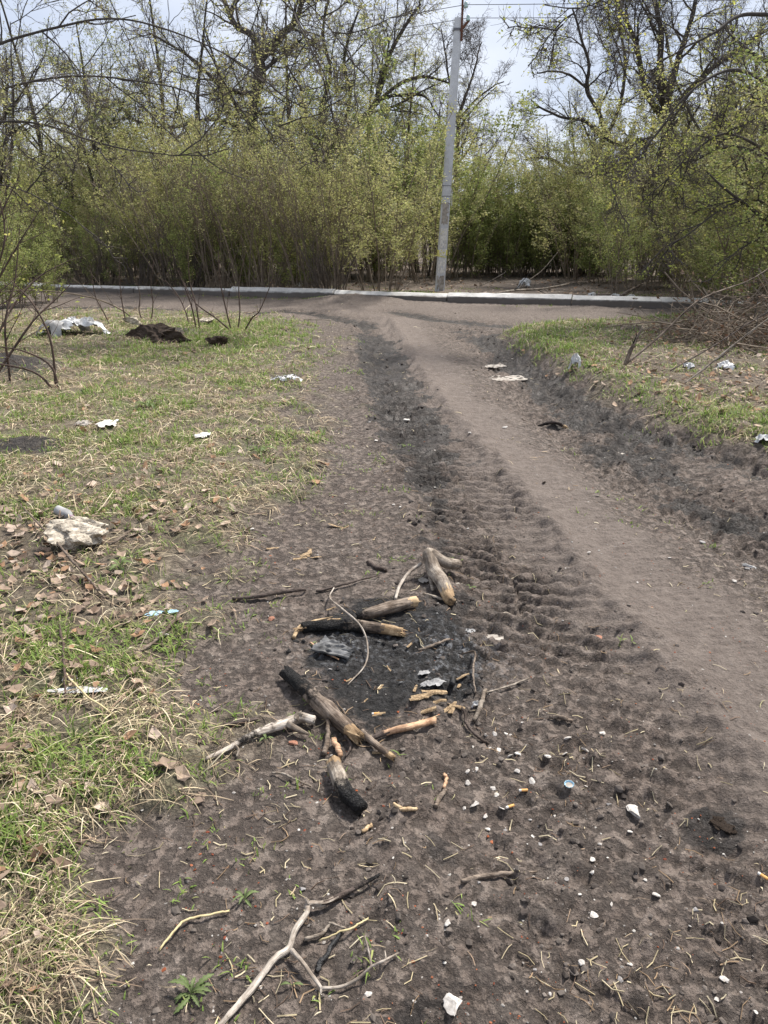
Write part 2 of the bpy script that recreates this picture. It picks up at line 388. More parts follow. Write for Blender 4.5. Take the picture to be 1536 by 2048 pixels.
def zones(x, y):
    z = {}
    wx = x + 0.18 * fbm(x, y, 1.7, 3, 3) + 0.05 * fbm(x, y, 7, 2, 8); wy = y + 0.18 * fbm(x, y, 1.7, 3, 5) + 0.05 * fbm(x, y, 7, 2, 9)
    dl = poly_sd(wx, wy, GL); dr = poly_sd(wx, wy, GR)
    patch = fbm(x, y, 2.6, 4, 21)
    sc = np.clip(0.12 * y, 0.25, 1.2)
    z['gl'] = sstep(-0.25, 0.55, dl / sc * 0.55 + patch * 0.75); z['gr'] = sstep(0.0, 0.3, dr + 0.12 * patch)
    z['dr'] = poly_sd(x + 0.10 * fbm(x, y, 2.2, 3, 31), y + 0.10 * fbm(x, y, 2.2, 3, 33), GR)
    kd = (x - KA[0]) * KN[0] + (y - KA[1]) * KN[1]; z['kd'] = kd
    z['far'] = sstep(0.0, 0.4, kd)
    z['s1'], z['t1'] = line_st(x, y, T1)
    w1 = np.where(y < 3, 0.36 + 0.1 * np.clip(3 - y, 0, 2), 0.33); z['w1'] = w1
    z['lug'] = np.exp(-(z['t1'] / w1) ** 6)
    z['ss'], ts = line_st(x, y, TS); z['ts'] = ts; z['sm'] = np.exp(-(np.abs(ts + .1 * fbm(x, y, 2.5, 3, 35)) / (0.42 + .1 * fbm(x, y, 1.1, 2, 36))) ** 3)
    _, tr = line_st(x, y, TR); z['rut'] = np.exp(-(tr / 0.42) ** 4); z['tr'] = tr
    _, ta = line_st(x, y, TC1); _, tb = line_st(x, y, TC2)
    z['cross'] = np.maximum(np.exp(-(ta / 0.3) ** 2), np.exp(-(tb / 0.32) ** 2))
    z['ash'] = sstep(-0.12, 0.26, poly_sd(x, y, ASH) + .06 * fbm(x, y, 6, 3, 37))
    z['patch'] = patch
    z['grass'] = np.clip(np.maximum(z['gl'], z['gr']) * (1 - z['far']), 0, 1)
    c1, c2 = W(1450, 780), W(60, 1130)
    lit = np.exp(-((x - c1[0]) ** 2 / 4.5 + (y - c1[1]) ** 2 / 5.0)) + 0.75 * np.exp(-((x - c2[0]) ** 2 / 0.5 + (y - c2[1]) ** 2 / 1.6))
    c3 = W(1480, 690); lit = lit + np.exp(-((x - c3[0]) ** 2 / 5 + (y - c3[1]) ** 2 / 3))
    z['lit'] = np.clip(lit, 0, 1) * z['grass']
    return z

MOUNDS = [(W(318, 672), 0.6, 0.35, 0.08), (W(705, 603), 0.95, 0.8, 0.15), (W(20, 750), 0.6, 0.4, 0.18), (W(60, 905), 0.3, 0.16, 0.08)]
def height(x, y, z=None):
    x = np.asarray(x, float); y = np.asarray(y, float)
    z = z or zones(x, y)
    mud = 1 - z['grass']
    h = 0.035 * fbm(x, y, 0.5, 3, 41)
    h = h + 0.05 * z['gl'] + z['gl'] * 0.018 * fbm(x, y, 5, 3, 43)
    h = h + 0.17 * sstep(-0.12, 0.42, z['dr']) + 0.02 * z['gr'] * fbm(x, y, 4, 3, 44)
    for c, rx, ry, a in MOUNDS:
        h = h + a * np.exp(-((x - c[0]) / rx) ** 2 - ((y - c[1]) / ry) ** 2) * (1 + 0.35 * fbm(x, y, 3.5, 3, 46))
    near = 1 - sstep(14, 19, y)
    # tractor tread
    band = np.floor((z['t1'] + .05 * fbm(x, y, 4, 2, 50)) / .24); side = np.mod(band * .43, 1)
    ph = z['s1'] / 0.115 + side + z['t1'] * np.where(np.mod(band, 2) > .5, -5.0, -2.6) + 0.3 * fbm(x, y, 5.5, 2, 51)
    lug = np.tanh((np.sin(2 * math.pi * ph) - .25) * 4)
    wearn = sstep(-0.35, 0.3, fbm(x, y, 1.9, 3, 53))
    rag = np.tanh(3.5 * fbm(x, y, 9, 3, 55))
    h = h + z['lug'] * (-0.03 + (0.010 + 0.016 * sstep(2.3, 3.6, y)) * lug * (.3 + .7 * wearn) + 0.007 * rag + 0.013 * fbm(x, y, 24, 2, 57))
    edge = np.exp(-((np.abs(z['t1']) - z['w1'] * 1.12) / 0.09) ** 2)
    h = h + edge * (0.025 + 0.05 * fbm(x, y, 9, 3, 56)) * near
    h = h + 0.025 * z['sm'] + 0.0035 * np.sin(z['ss'] * 2 * math.pi / .05) * np.exp(-((z['ts'] - .16) / .1) ** 4) * (y < 5.5)
    h = h + z['rut'] * (-0.07 + 0.05 * fbm(x, y, 5.5, 4, 61) + 0.03 * np.tanh(3 * fbm(x, y, 11, 3, 63)))
    bank = np.exp(-((z['dr'] + 0.03) / 0.16) ** 2) * near
    h = h + bank * (0.08 * fbm(x, y, 4.5, 3, 65) + 0.04 * np.tanh(3 * fbm(x, y, 10, 3, 66)))
    h = h - 0.05 * z['cross'] + 0.03 * z['cross'] * fbm(x, y, 4, 3, 67)
    rough = mud * (1 - 0.8 * z['sm']) * (1 - z['far'])
    plate = np.tanh(6.0 * (fbm(x, y, 22, 3, 71, .6) - 0.05))
    strong = sstep(-0.2, 0.45, fbm(x, y, 0.9, 2, 73)) * 0.6 + 0.4 * sstep(0.1, 0.9, x - 0.1 * y)
    h = h + rough * (0.003 + 0.0045 * strong) * plate + rough * 0.012 * fbm(x, y, 5, 2, 74)
    h = h + mud * 0.006 * fbm(x, y, 38, 2, 75)
    h = h + 0.12 * z['far'] + 0.05 * z['far'] * fbm(x, y, 1.3, 3, 77) + np.clip(z['kd'] - 4, 0, 60) * 0.006
    return h
GRID = {}
def ground_z(x, y):              # bilinear lookup in the built ground mesh
    x = np.asarray(x, float); y = np.asarray(y, float); ys, sc, Hm = GRID['y'], GRID['s'], GRID['h']
    i = np.clip(np.searchsorted(ys, y) - 1, 0, len(ys) - 2); fy = np.clip((y - ys[i]) / (ys[i + 1] - ys[i]), 0, 1)
    sv = x / (y + GRID['A']); j = np.clip(np.searchsorted(sc, sv) - 1, 0, len(sc) - 2); fx = np.clip((sv - sc[j]) / (sc[j + 1] - sc[j]), 0, 1)
    return (Hm[i, j] * (1 - fx) + Hm[i, j + 1] * fx) * (1 - fy) + (Hm[i + 1, j] * (1 - fx) + Hm[i + 1, j + 1] * fx) * fy
def hz(x, y): return float(ground_z(x, y))
def G(u, v, lift=0.0):           # ground point seen at photo pixel u,v (raised by lift)
    z = 0.0
    d = ray(u, v)
    for _ in range(6):
        t = (z + lift - CAM_H) / d[2]; z = hz(d[0] * t, d[1] * t)
    return np.array([d[0] * t, d[1] * t, z + lift])

def build_ground():
    A = 2.0
    ys = [-1.0]
    while ys[-1] < 24:
        y = ys[-1]; ys.append(y + max(0.0105, (0.85 if y < 9 else 1.3) * (y * y + CAM_H ** 2) / (CAM_H * 773) if y > 0.9 else 0.02))
    while ys[-1] < 900: ys.append(ys[-1] * 1.12 + 0.1)
    ys = np.array(ys)
    s = np.concatenate([-np.geomspace(14, 0.62, 22)[:-1], np.linspace(-0.6, 0.6, 540), np.geomspace(0.62, 14, 22)[1:]])
    X = s[None, :] * (ys[:, None] + A); Y = np.broadcast_to(ys[:, None], X.shape)
    x = X.ravel(); y = Y.ravel().copy()
    z = zones(x, y); h = height(x, y, z)
    GRID.update(y=ys, s=s, h=h.reshape(X.shape), A=A)
    nb = fbm(x, y, 2.2, 4, 81)
    lugedge = np.exp(-((np.abs(z['t1']) - z['w1'] * 1.0) / 0.14) ** 2)
    tj = z['t1'] + .2 * fbm(x, y, 2.4, 4, 83, .65); lugw = np.exp(-(tj / (z['w1'] * .9)) ** 4)
    rutw = np.exp(-((z['tr'] - .05 + .3 * fbm(x, y, 1.6, 4, 85, .65)) / .34) ** 2)
    wet = 0.7 * rutw * (.5 + .5 * sstep(-.3, .3, fbm(x, y, 1.5, 3, 87))) + (0.2 + .16 * sstep(2.4, 3.6, y)) * lugw + 0.35 * lugedge * (y < 13) + 0.5 * np.exp(-((z['dr'] + 0.1) / 0.2) ** 2) + 0.75 * z['cross'] + 0.25 * sstep(0.1, 0.5, nb)
    far_t1 = lugw * sstep(3.8, 7, y) * (1 - sstep(10, 14, y)) * (.55 + .45 * sstep(-.25, .25, fbm(x, y, 2.2, 3, 89)))
    wet = wet + 1.15 * far_t1
    for c, rx, ry, a in (MOUNDS[0], MOUNDS[2], MOUNDS[3]):
        m = np.exp(-((x - c[0]) / rx) ** 4 - ((y - c[1] + 0.1) / ry) ** 4)
        wet = wet + 1.3 * m; z['grass'] = z['grass'] * (1 - 0.95 * m); z['lit'] = z['lit'] * (1 - m)
    c = W(1435, 1642); wet = wet + 1.5 * np.exp(-((x - c[0]) / 0.07) ** 2 - ((y - c[1]) / 0.07) ** 2)
    wet = wet * (1 - .85 * z['sm'] * (1 - far_t1))
    sm = np.clip(z['sm'] + 0.35 * sstep(0.0, 0.5, -nb) * (1 - z['rut']) + 0.6 * sstep(13, 16, y) * (1 - z['cross']), 0, 1) * (1 - z['grass'])
    a1, a2 = W(905, 1300), W(670, 1295)
    pale = np.exp(-((x - a1[0]) ** 2 + (y - a1[1]) ** 2) / 0.05) + np.exp(-((x - a2[0]) ** 2 + (y - a2[1]) ** 2) / 0.02) + 0.1 * z['ash']
    litter = np.maximum(z['lit'] * 0.8, z['far'] * 0.85)
    cl = W(1090, 580); clear = np.exp(-((x - cl[0]) / 1.6) ** 2 - ((y - cl[1]) / 2.5) ** 2)
    litter = litter * (1 - 0.6 * clear)
    ro, n = X.shape
    i = np.arange(ro - 1)[:, None] * n + np.arange(n - 1)[None, :]
    Q = np.stack([i, i + 1, i + n + 1, i + n], -1).reshape(-1, 4)
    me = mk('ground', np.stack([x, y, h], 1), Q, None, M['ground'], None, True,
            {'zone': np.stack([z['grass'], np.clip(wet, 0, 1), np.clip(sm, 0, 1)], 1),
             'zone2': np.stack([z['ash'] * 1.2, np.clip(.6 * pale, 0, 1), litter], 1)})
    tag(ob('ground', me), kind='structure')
build_ground()

# ------------------------------------------------------------------ kerb
def kerb_stone_mesh(L, hgt, chips):
    # profile (depth d towards the road is negative, z): chamfered front edge
    ns = 14; xs = np.linspace(0, L, ns)
    prof = [(0.0, -0.12), (0.0, hgt - 0.07), (0.11, hgt - 0.003), (0.12, hgt), (0.2, hgt), (0.21, hgt - 0.01), (0.21, -0.12)]
    k = len(prof); V = []
    for i, xx in enumerate(xs):
        for j, (d, z) in enumerate(prof):
            jz = chips.normal() * 0.004 if 0 < j < 6 else 0; jd = chips.normal() * 0.003
            V.append((xx, d + jd, z + jz))
    V = np.array(V); Q = []
    for i in range(ns - 1):
        for j in range(k - 1):
            Q.append((i * k + j, (i + 1) * k + j, (i + 1) * k + j + 1, i * k + j + 1))
    T = []
    for base, fl in ((0, 1), ((ns - 1) * k, 0)):
        for j in range(1, k - 1):
            T.append((base, base + j, base + j + 1) if fl else (base, base + j + 1, base + j))
    return mk('kerb_stone', V, Q, T, M['kerb'])
kerb = thing('kerb', 'low pale concrete kerb running along the edge of the thicket', 'kerb', (0, 0, 0))
kerb_len = 2.78; kr = np.random.default_rng(3)
kproto = [kerb_stone_mesh(kerb_len - 0.025, 0.19 + 0.012 * k, kr) for k in range(3)]
for k in range(-3, 9):
    p = KA + KD * (k * kerb_len - 0.6) + KN * kr.normal() * 0.02
    o = ob('kerb_stone', kproto[k % 3], kerb, (p[0], p[1], kr.uniform(-0.02, 0.025)))
    o.rotation_euler = (kr.normal() * 0.012, kr.normal() * 0.005, math.atan2(KD[1], KD[0]) + kr.normal() * 0.004)

# ------------------------------------------------------------------ utility pole and wires
def build_pole():
    Y = 20.45; b = P3(878, 596, Y); t = P3(917, 36, Y)
    b = b + (b - t) * 0.09
    p = thing('utility_pole', 'tall pale concrete utility pole leaning slightly behind the kerb', 'pole', tuple(b))
    ax = t - b; n = 16; V = []; Q = []; sides = 8
    for i in range(n):
        f = i / (n - 1); w = 0.245 * (1 - f) + 0.175 * f; d = w * 0.95; c = ax * f; ch = 0.03
        for q in [(-w / 2 + ch, -d / 2), (w / 2 - ch, -d / 2), (w / 2, -d / 2 + ch), (w / 2, d / 2 - ch), (w / 2 - ch, d / 2), (-w / 2 + ch, d / 2), (-w / 2, d / 2 - ch), (-w / 2, -d / 2 + ch)]:
            V.append(c + np.array([q[0], q[1], 0]))
    for i in range(n - 1):
        for k in range(sides): Q.append((i * 8 + k, i * 8 + (k + 1) % 8, i * 8 + 8 + (k + 1) % 8, i * 8 + 8 + k))
    m = MB(); m.add(np.array(V), Q, [(((n - 1) * 8), (n - 1) * 8 + k, (n - 1) * 8 + k + 1) for k in range(1, 7)])
    ob('shaft', m.mesh('shaft', M['pole']), p)
    def at(f): return ax * f
    # flaking poster paper wrapped on the lower shaft
    r = np.random.default_rng(5)
    for f0, f1, mat in ((0.11, 0.165, 'dirtypaper'), (0.175, 0.225, 'paper'), (0.262, 0.33, 'paper'), (0.345, 0.42, 'dirtypaper'), (0.235, 0.258, 'paper')):
        m = MB(); k = 9; g = []
        wd = (0.245 * (1 - f0) + 0.175 * f0)
        for a in range(k):
            for c in range(k):
                ff = f0 + (f1 - f0) * a / (k - 1); xx = (c / (k - 1) - 0.5) * (wd - 0.065) * (1 + 0.04 * r.normal())
                g.append(at(ff) + np.array([xx, -wd * 0.95 / 2 - 0.006 - 0.004 * abs(r.normal()), 0.012 * r.normal() * (a in (0, k - 1))]))
        keep = [(a * k + c, a * k + c + 1, (a + 1) * k + c + 1, (a + 1) * k + c) for a in range(k - 1) for c in range(k - 1) if r.random() > 0.13]
        m.add(np.array(g), keep); ob('poster_scrap', m.mesh('poster_scrap', M[mat]), p)
    m = MB(); wd = 0.232
    m.box(at(0.246), (wd + 0.012, wd * 0.95 + 0.012, 0.13)); m.box(at(0.2335) + np.array([-0.05, -0.12, 0]), (0.3, 0.012, 0.02), None, [[0.98, 0, 0.17], [0, 1, 0], [-0.17, 0, 0.98]])
    ob('yellow_tape_band', m.mesh('yellow_tape_band', M['wheat']), p)['label'] = 'torn yellow tape wound round the shaft'
    m = MB(); m.box(at(0.435) + np.array([0.145, 0.0, 0]), (0.018, 0.03, 0.36)); m.box(at(0.445) + np.array([0.12, 0, 0.05]), (0.06, 0.02, 0.02))
    ob('meter_strip', m.mesh('meter_strip', M['plastic']), p)
    for f in (0.415, 0.44, 0.475):
        m = MB(); w = 0.245 * (1 - f) + 0.175 * f; m.box(at(f), (w + 0.008, w * 0.95 + 0.008, 0.014)); ob('strap', m.mesh('strap', M['wire']), p)
    # steel bracket with insulators
    m = MB(); w = 0.178
    m.box(at(0.965), (w + 0.02, w * 0.95 + 0.02, 0.05)); ob('clamp', m.mesh('clamp', M['wire']), p)
    top = at(1.0)
    m = MB(); m.box(top + np.array([0.075, -0.09, 0.2]), (0.045, 0.045, 1.35)); bp_ = ob('bracket_post', m.mesh('bracket_post', M['rust']), p)
    m = MB(); m.box(top + np.array([0.14, -0.09, -0.17]), (0.05, 0.05, 0.3), None, [[0.75, 0, 0.66], [0, 1, 0], [-0.66, 0, 0.75]]); ob('bracket_brace', m.mesh('bracket_brace', M['rust']), bp_)
    ins = []
    for dz, dx in ((-0.02, 0.21), (0.24, 0.15)):
        c = top + np.array([dx, -0.09, dz]); ins.append(b + c)
        th = np.arange(10) * 2 * math.pi / 10; V = []; Q = []
        pr = [(0.006, -0.1), (0.012, -0.06), (0.05, -0.055), (0.05, -0.02), (0.03, -0.005), (0.042, 0.02), (0.03, 0.06), (0.006, 0.065)]
        for rr, zz in pr:
            for a in th: V.append(c + np.array([rr * math.cos(a), rr * math.sin(a), zz]))
        for i in range(len(pr) - 1):
            for k in range(10): Q.append((i * 10 + k, i * 10 + (k + 1) % 10, i * 10 + 10 + (k + 1) % 10, i * 10 + 10 + k))
        m = MB(); m.add(V, Q); ob('insulator', m.mesh('insulator', M['glassgreen'], True), bp_)
    for i, c in enumerate(ins):
        s = np.linspace(-1, 1, 61); sag = 0.75
        for sg, lab in ((1, 'right'), (-1, 'left')):
            e = c + np.array([KD[0], KD[1], 0]) * 38 * sg + np.array([0, 0, 0.3])
            f = np.linspace(0, 1, 40)[:, None]; P = c * (1 - f) + e * f; P[:, 2] -= 4 * sag * (f * (1 - f))[:, 0]
            V, Q = tubes(P[None], np.full((1, 40), 0.007), 6); m = MB(); m.add(V, Q)
            side = 'past the sky gap' if sg > 0 else 'into the leafing trees'
            tag(ob('overhead_wire', m.mesh('overhead_wire', M['wire'])), ('upper' if i else 'lower') + ' thin dark overhead wire running from the concrete pole ' + side, 'wire', 'overhead wires')
build_pole()

# ------------------------------------------------------------------ logs, sticks and twigs
def log_arrays(P, R, sides, rng, amp=0.06, ridges=5.0, jag=(0.0, 0.0)):
    n = len(P); D = np.gradient(P, axis=0); D = unit(D)
    a = np.zeros_like(P); ref = np.array([0.3, 0.2, 0.93]); a[0] = unit(np.cross(D[0], ref))
    for i in range(1, n): a[i] = unit(a[i - 1] - D[i] * np.dot(a[i - 1], D[i]))
    b = np.cross(D, a); th = np.arange(sides) * 2 * math.pi / sides
    s = np.concatenate([[0], np.cumsum(np.linalg.norm(np.diff(P, axis=0), axis=1))])
    sd = int(rng.integers(1, 9999)); rm = R.max()
    A, S = np.meshgrid(th, s)
    cyc = np.stack([np.cos(A), np.sin(A)], -1)
    nz = gnoise(cyc[..., 0] * 1.1 + S / (rm * 6), cyc[..., 1] * 1.1 + sd, sd) * 1.6 + gnoise(cyc[..., 0] * ridges * 0.5 + 7, cyc[..., 1] * ridges * 0.5 + S / (rm * 3.0), sd + 3) * 0.7
    knob = gnoise(S / (rm * 2.2), cyc[..., 0] * 1.5, sd + 9) * 0.8
    RR = R[:, None] * (1 + amp * 1.5 * (nz + knob) + amp * .8 * gnoise(cyc[..., 0] * 5 + S / (rm * 1.5), cyc[..., 1] * 5 + sd, sd + 21))
    V = P[:, None, :] + RR[..., None] * (np.cos(A)[..., None] * a[:, None, :] + np.sin(A)[..., None] * b[:, None, :])
    for e, j, sg in ((0, jag[0], -1), (n - 1, jag[1], 1)):
        if j: V[e] += D[e] * (rng.random(sides) * j * sg)[:, None]
    return V, D

PARTS = []
def split_log(t, V, ranges, burn, sides):
    PARTS.clear()
    """share the tube V (n,sides,3) out between parts (name, i0, i1, material) along ragged borders"""
    n = len(V); i = np.arange(n - 1)[:, None] * sides; q = np.arange(sides)[None, :]; q2 = (q + 1) % sides
    Q = np.stack([i + q, i + q2, i + sides + q2, i + sides + q], -1).reshape(-1, 4)
    ring = np.repeat(np.arange(n - 1), sides); jit = LR.normal(size=sides) * n * .03 + np.roll(LR.normal(size=sides), 1) * n * .02
    rr = ring + .5 + np.tile(jit, n - 1)
    for name, i0, i1, mat in ranges:
        keep = ((rr >= i0) | (i0 == 0)) & ((rr < i1) | (i1 == n - 1)); T = []
        vv = np.vstack([V.reshape(-1, 3), V[0].mean(0), V[-1].mean(0)])
        if i0 == 0: T += [(n * sides, (j + 1) % sides, j) for j in range(sides)]
        if i1 == n - 1: T += [(n * sides + 1, (n - 1) * sides + j, (n - 1) * sides + (j + 1) % sides) for j in range(sides)]
        ctr = V.mean(1); sl_ = np.concatenate([[0], np.cumsum(np.linalg.norm(np.diff(ctr, axis=0), axis=1))]); rd = np.linalg.norm(V[n // 2] - ctr[n // 2], axis=1).mean()
        tha = np.arange(sides) * 2 * math.pi / sides
        St = np.stack([np.repeat(sl_, sides), np.tile(np.cos(tha) * rd, n), np.tile(np.sin(tha) * rd, n)], 1); St = np.vstack([St, [0, 0, 0], [sl_[-1], 0, 0]]) + t.location[0] * 3.7
        bc = np.concatenate([np.repeat(burn, sides), burn[:1], burn[-1:]]); qq = Q[keep]; tt = np.array(T, int).reshape(-1, 3)
        used = np.unique(np.concatenate([qq.ravel(), tt.ravel()])).astype(int); mp_ = np.zeros(len(vv), int); mp_[used] = np.arange(len(used))
        PARTS.append(ob(name, mk(name, vv[used], mp_[qq], mp_[tt] if len(tt) else None, M[mat], np.repeat(bc[used][:, None], 3, 1), True, {'St': St[used]}), t))

def slivers(c, d, r, n, lmin, lmax, rng):
    V = []; T = []
    u = unit(np.cross(d, [0.1, 0.3, 0.9])); w = np.cross(d, u)
    for i in range(n):
        a = rng.uniform(0, 6.28); q = r * math.sqrt(rng.random()) * 0.85
        p = c + u * math.cos(a) * q + w * math.sin(a) * q - d * 0.01
        dd = unit(d + rng.normal(size=3) * 0.13); L = rng.uniform(lmin, lmax); wd = rng.uniform(0.14, 0.34) * r
        uu = unit(np.cross(dd, rng.normal(size=3))); ww = np.cross(dd, uu)
        b = len(V); f = rng.uniform(0.35, 0.65)
        V += [p + uu * wd, p - uu * wd * 0.5 + ww * wd * 0.7, p - uu * wd * 0.5 - ww * wd * 0.7,
              p + dd * L * f + uu * wd * 0.75, p + dd * L * f - uu * wd * 0.4 + ww * wd * 0.5, p + dd * L * f - uu * wd * 0.4 - ww * wd * 0.5, p + dd * L]
        T += [(b, b + 1, b + 4), (b, b + 4, b + 3), (b + 1, b + 2, b + 5), (b + 1, b + 5, b + 4), (b + 2, b, b + 3), (b + 2, b + 3, b + 5), (b + 3, b + 4, b + 6), (b + 4, b + 5, b + 6), (b + 5, b + 3, b + 6)]
    return np.array(V), T

LR = np.random.default_rng(11)
def px_path(pts, n, wob=0.0):
    P = np.array([G(u, v, l) for u, v, l in pts]); P = smooth_line(P, n)
    if wob:
        w = np.cumsum(LR.normal(size=(n, 3)) * wob, 0); w -= np.linspace(0, 1, n)[:, None] * w[-1]; w[:, 2] *= 0.25; P = P + w
    return P

def log(name, label, cat, pts, rad, bark, parts=None, burn=None, sides=16, n=60, amp=0.06, jag=(0.01, 0.01), sl=None, wob=0.0, branches=(), group=None, slmat='wood', thick=.57):
    P = px_path([(u, v, l * (.4 + .6 * thick)) for u, v, l in pts], n, wob); R = thick * np.interp(np.linspace(0, 1, n), np.linspace(0, 1, len(rad)), rad)
    o = P[n // 2].copy(); o[2] = hz(o[0], o[1]); P = P - o
    t = thing(name, label, cat, tuple(o), group)
    V, D = log_arrays(P, R, sides, LR, amp, jag=jag)
    bv = np.zeros(n) if burn is None else np.interp(np.linspace(0, 1, n), [b[0] for b in burn], [b[1] for b in burn])
    if parts is None: parts = [('bark', 0.0, 1.0, bark)]
    split_log(t, V, [(nm, int(round(a * (n - 1))), int(round(b * (n - 1))), mt) for nm, a, b, mt in parts], bv, sides)
    kids_ = list(PARTS)
    for e in (sl or ()):
        end, k, l0, l1 = e
        c, d = (P[0], -D[0]) if end == 0 else (P[-1], D[-1])
        v, T = slivers(c, d, R[0] if end == 0 else R[-1], k, l0, l1, LR)
        ob('splinters', mk('splinters', v, None, T, M[slmat], np.zeros((len(v), 3))), kids_[0] if end == 0 else kids_[-1])['kind'] = 'stuff'
    for bp, br, bm in branches:
        k = 24; BP = px_path(bp, k, wob) - o; BR = thick * np.interp(np.linspace(0, 1, k), np.linspace(0, 1, len(br)), br)
        BV, _ = log_arrays(BP, BR, 10, LR, amp, jag=(0, 0.006)); split_log(t, BV, [('branch', 0, k - 1, bm)], np.zeros(k), 10)
    return t

# the logs of the burnt-out fire
log('forked_log', 'smooth grey-brown log forked in two, peeled pale near its charred tip', 'log',
    [(858, 1108, .085), (868, 1130, .085), (885, 1165, .07), (900, 1196, .05), (908, 1202, .035)], [.046, .05, .043, .036, .02], 'greybark',
    [('bark', 0, .62, 'greybark'), ('peeled_wood', .62, .86, 'wood'), ('charred_tip', .86, 1, 'greybark')], [(0, 0), (.5, 0), (.66, .1), (.8, .2), (.88, 1), (1, 1)], 20, 70, .05, thick=.7,
    branches=[([(862, 1108, .075), (890, 1125, .06), (914, 1140, .045)], [.042, .038, .036], 'greybark')])
log('bent_twig', 'pale bent twig arching from the forked log to the ground', 'twig', [(842, 1126, .07), (818, 1145, .05), (800, 1170, .03), (791, 1197, .014)], [.011, .011, .01, .009], 'palebark', sides=8, n=30, thick=.75)
log('split_log', 'short thick split log with dry brown bark beside the ash', 'log', [(716, 1232, .03), (745, 1225, .045), (790, 1213, .045), (829, 1203, .045)], [.03, .043, .046, .043], 'logbark',
    [('charred_end', 0, .14, 'darkbark'), ('bark', .14, .9, 'logbark'), ('broken_end', .9, 1, 'wood')], [(0, .8), (.2, .3), (.4, 0), (1, 0)], sl=[(1, 9, .015, .05)])
log('burnt_log', 'half-burnt black log with pale broken wood at both ends lying across the ash', 'log', [(606, 1256, .03), (640, 1252, .04), (700, 1250, .04), (760, 1256, .04), (800, 1264, .03)], [.036, .04, .042, .038, .034], 'darkbark',
    [('charred_side', 0, .5, 'logbark'), ('bark', .5, .8, 'logbark'), ('broken_end', .8, 1, 'wood')], [(0, 1), (.5, .75), (.62, .35), (.8, .15), (1, 0)], amp=.12, sl=[(1, 12, .02, .06), (0, 10, .02, .07)])
log('wood_splinter', 'long pale torn wood splinter leaning on the burnt log', 'splinter', [(588, 1274, .012), (600, 1256, .03), (630, 1243, .045), (662, 1234, .05)], [.016, .018, .012, .003], 'wood', sides=6, n=24, amp=.2)
log('curved_twig', 'long thin pale twig curving in a bow over the burnt logs', 'twig', [(668, 1176, .02), (660, 1196, .05), (685, 1218, .09), (720, 1250, .1), (735, 1290, .05), (730, 1330, .015), (697, 1368, .01)], [.005, .006, .007, .006, .006, .005, .004], 'palebark', sides=7, n=60)
log('charred_log', 'long thick log charred black along its upper half with a pale splintered end', 'log', [(574, 1346, .04), (612, 1380, .05), (655, 1420, .05), (690, 1452, .04), (706, 1466, .035)], [.04, .045, .047, .042, .038], 'logbark',
    [('charred_end', 0, .16, 'logbark'), ('bark', .16, .86, 'logbark'), ('splintered_end', .86, 1, 'wood')], [(0, 1), (.18, .9), (.32, .5), (.5, .22), (.8, .1), (1, 0)], sl=[(1, 14, .02, .07), (0, 8, .01, .05)], amp=.1, jag=(.03, .05))
log('broken_stick', 'dark round stick with a pale broken end under the charred log', 'stick', [(690, 1436, .03), (725, 1466, .028), (760, 1496, .024), (784, 1514, .02)], [.018, .02, .019, .017], 'darkbark',
    [('bark', 0, .88, 'logbark'), ('broken_end', .88, 1, 'wood')], [(0, .8), (.5, .35), (.8, .1), (1, 0)], sides=12, sl=[(1, 7, .01, .03)])
log('stripped_stick', 'pinkish stripped stick with a splintered tip beside the charred log', 'stick', [(735, 1480, .015), (775, 1464, .022), (820, 1454, .022), (866, 1441, .022)], [.014, .018, .02, .021], 'pinkwood',
    [('bark', 0, .28, 'darkbark'), ('stripped_wood', .28, 1, 'pinkwood')], [(0, .6), (.4, .1), (1, 0)], sides=12, sl=[(1, 9, .01, .045)])
log('forked_branch', 'knotty grey branch with stubby forks lying in the straw edge', 'branch', [(412, 1518, .012), (455, 1496, .02), (505, 1470, .028), (560, 1450, .032), (600, 1436, .035), (627, 1440, .032)], [.01, .014, .02, .028, .03, .026], 'palebark',
    None, [(0, 0), (.2, .25), (.4, .5), (.6, .3), (.75, 0), (1, 0)], 14, 60, .08,
    branches=[([(575, 1448, .032), (597, 1460, .025), (616, 1468, .018)], [.02, .015, .008], 'greybark'), ([(590, 1440, .035), (595, 1430, .04), (602, 1426, .045)], [.02, .016, .014], 'greybark'), ([(470, 1490, .02), (477, 1500, .012), (474, 1512, .008)], [.008, .007, .006], 'greybark')])
log('short_stick', 'short dark-brown stick half hidden in grass above the knotty branch', 'stick', [(452, 1450, .012), (480, 1444, .016), (512, 1438, .014)], [.012, .013, .01], 'darkbark', sides=10, n=24)
log('charred_stump', 'stubby log with a pale upper end and a burnt black lower end', 'log', [(668, 1526, .045), (678, 1552, .045), (692, 1586, .043), (722, 1615, .038)], [.038, .042, .04, .036], 'logbark',
    [('broken_end', 0, .08, 'wood'), ('bark', .08, .56, 'greybark'), ('charred_end', .56, 1, 'greybark')], [(0, 0), (.4, .15), (.56, .7), (1, 1)], sides=18, amp=.06, sl=[(0, 8, .005, .03)])
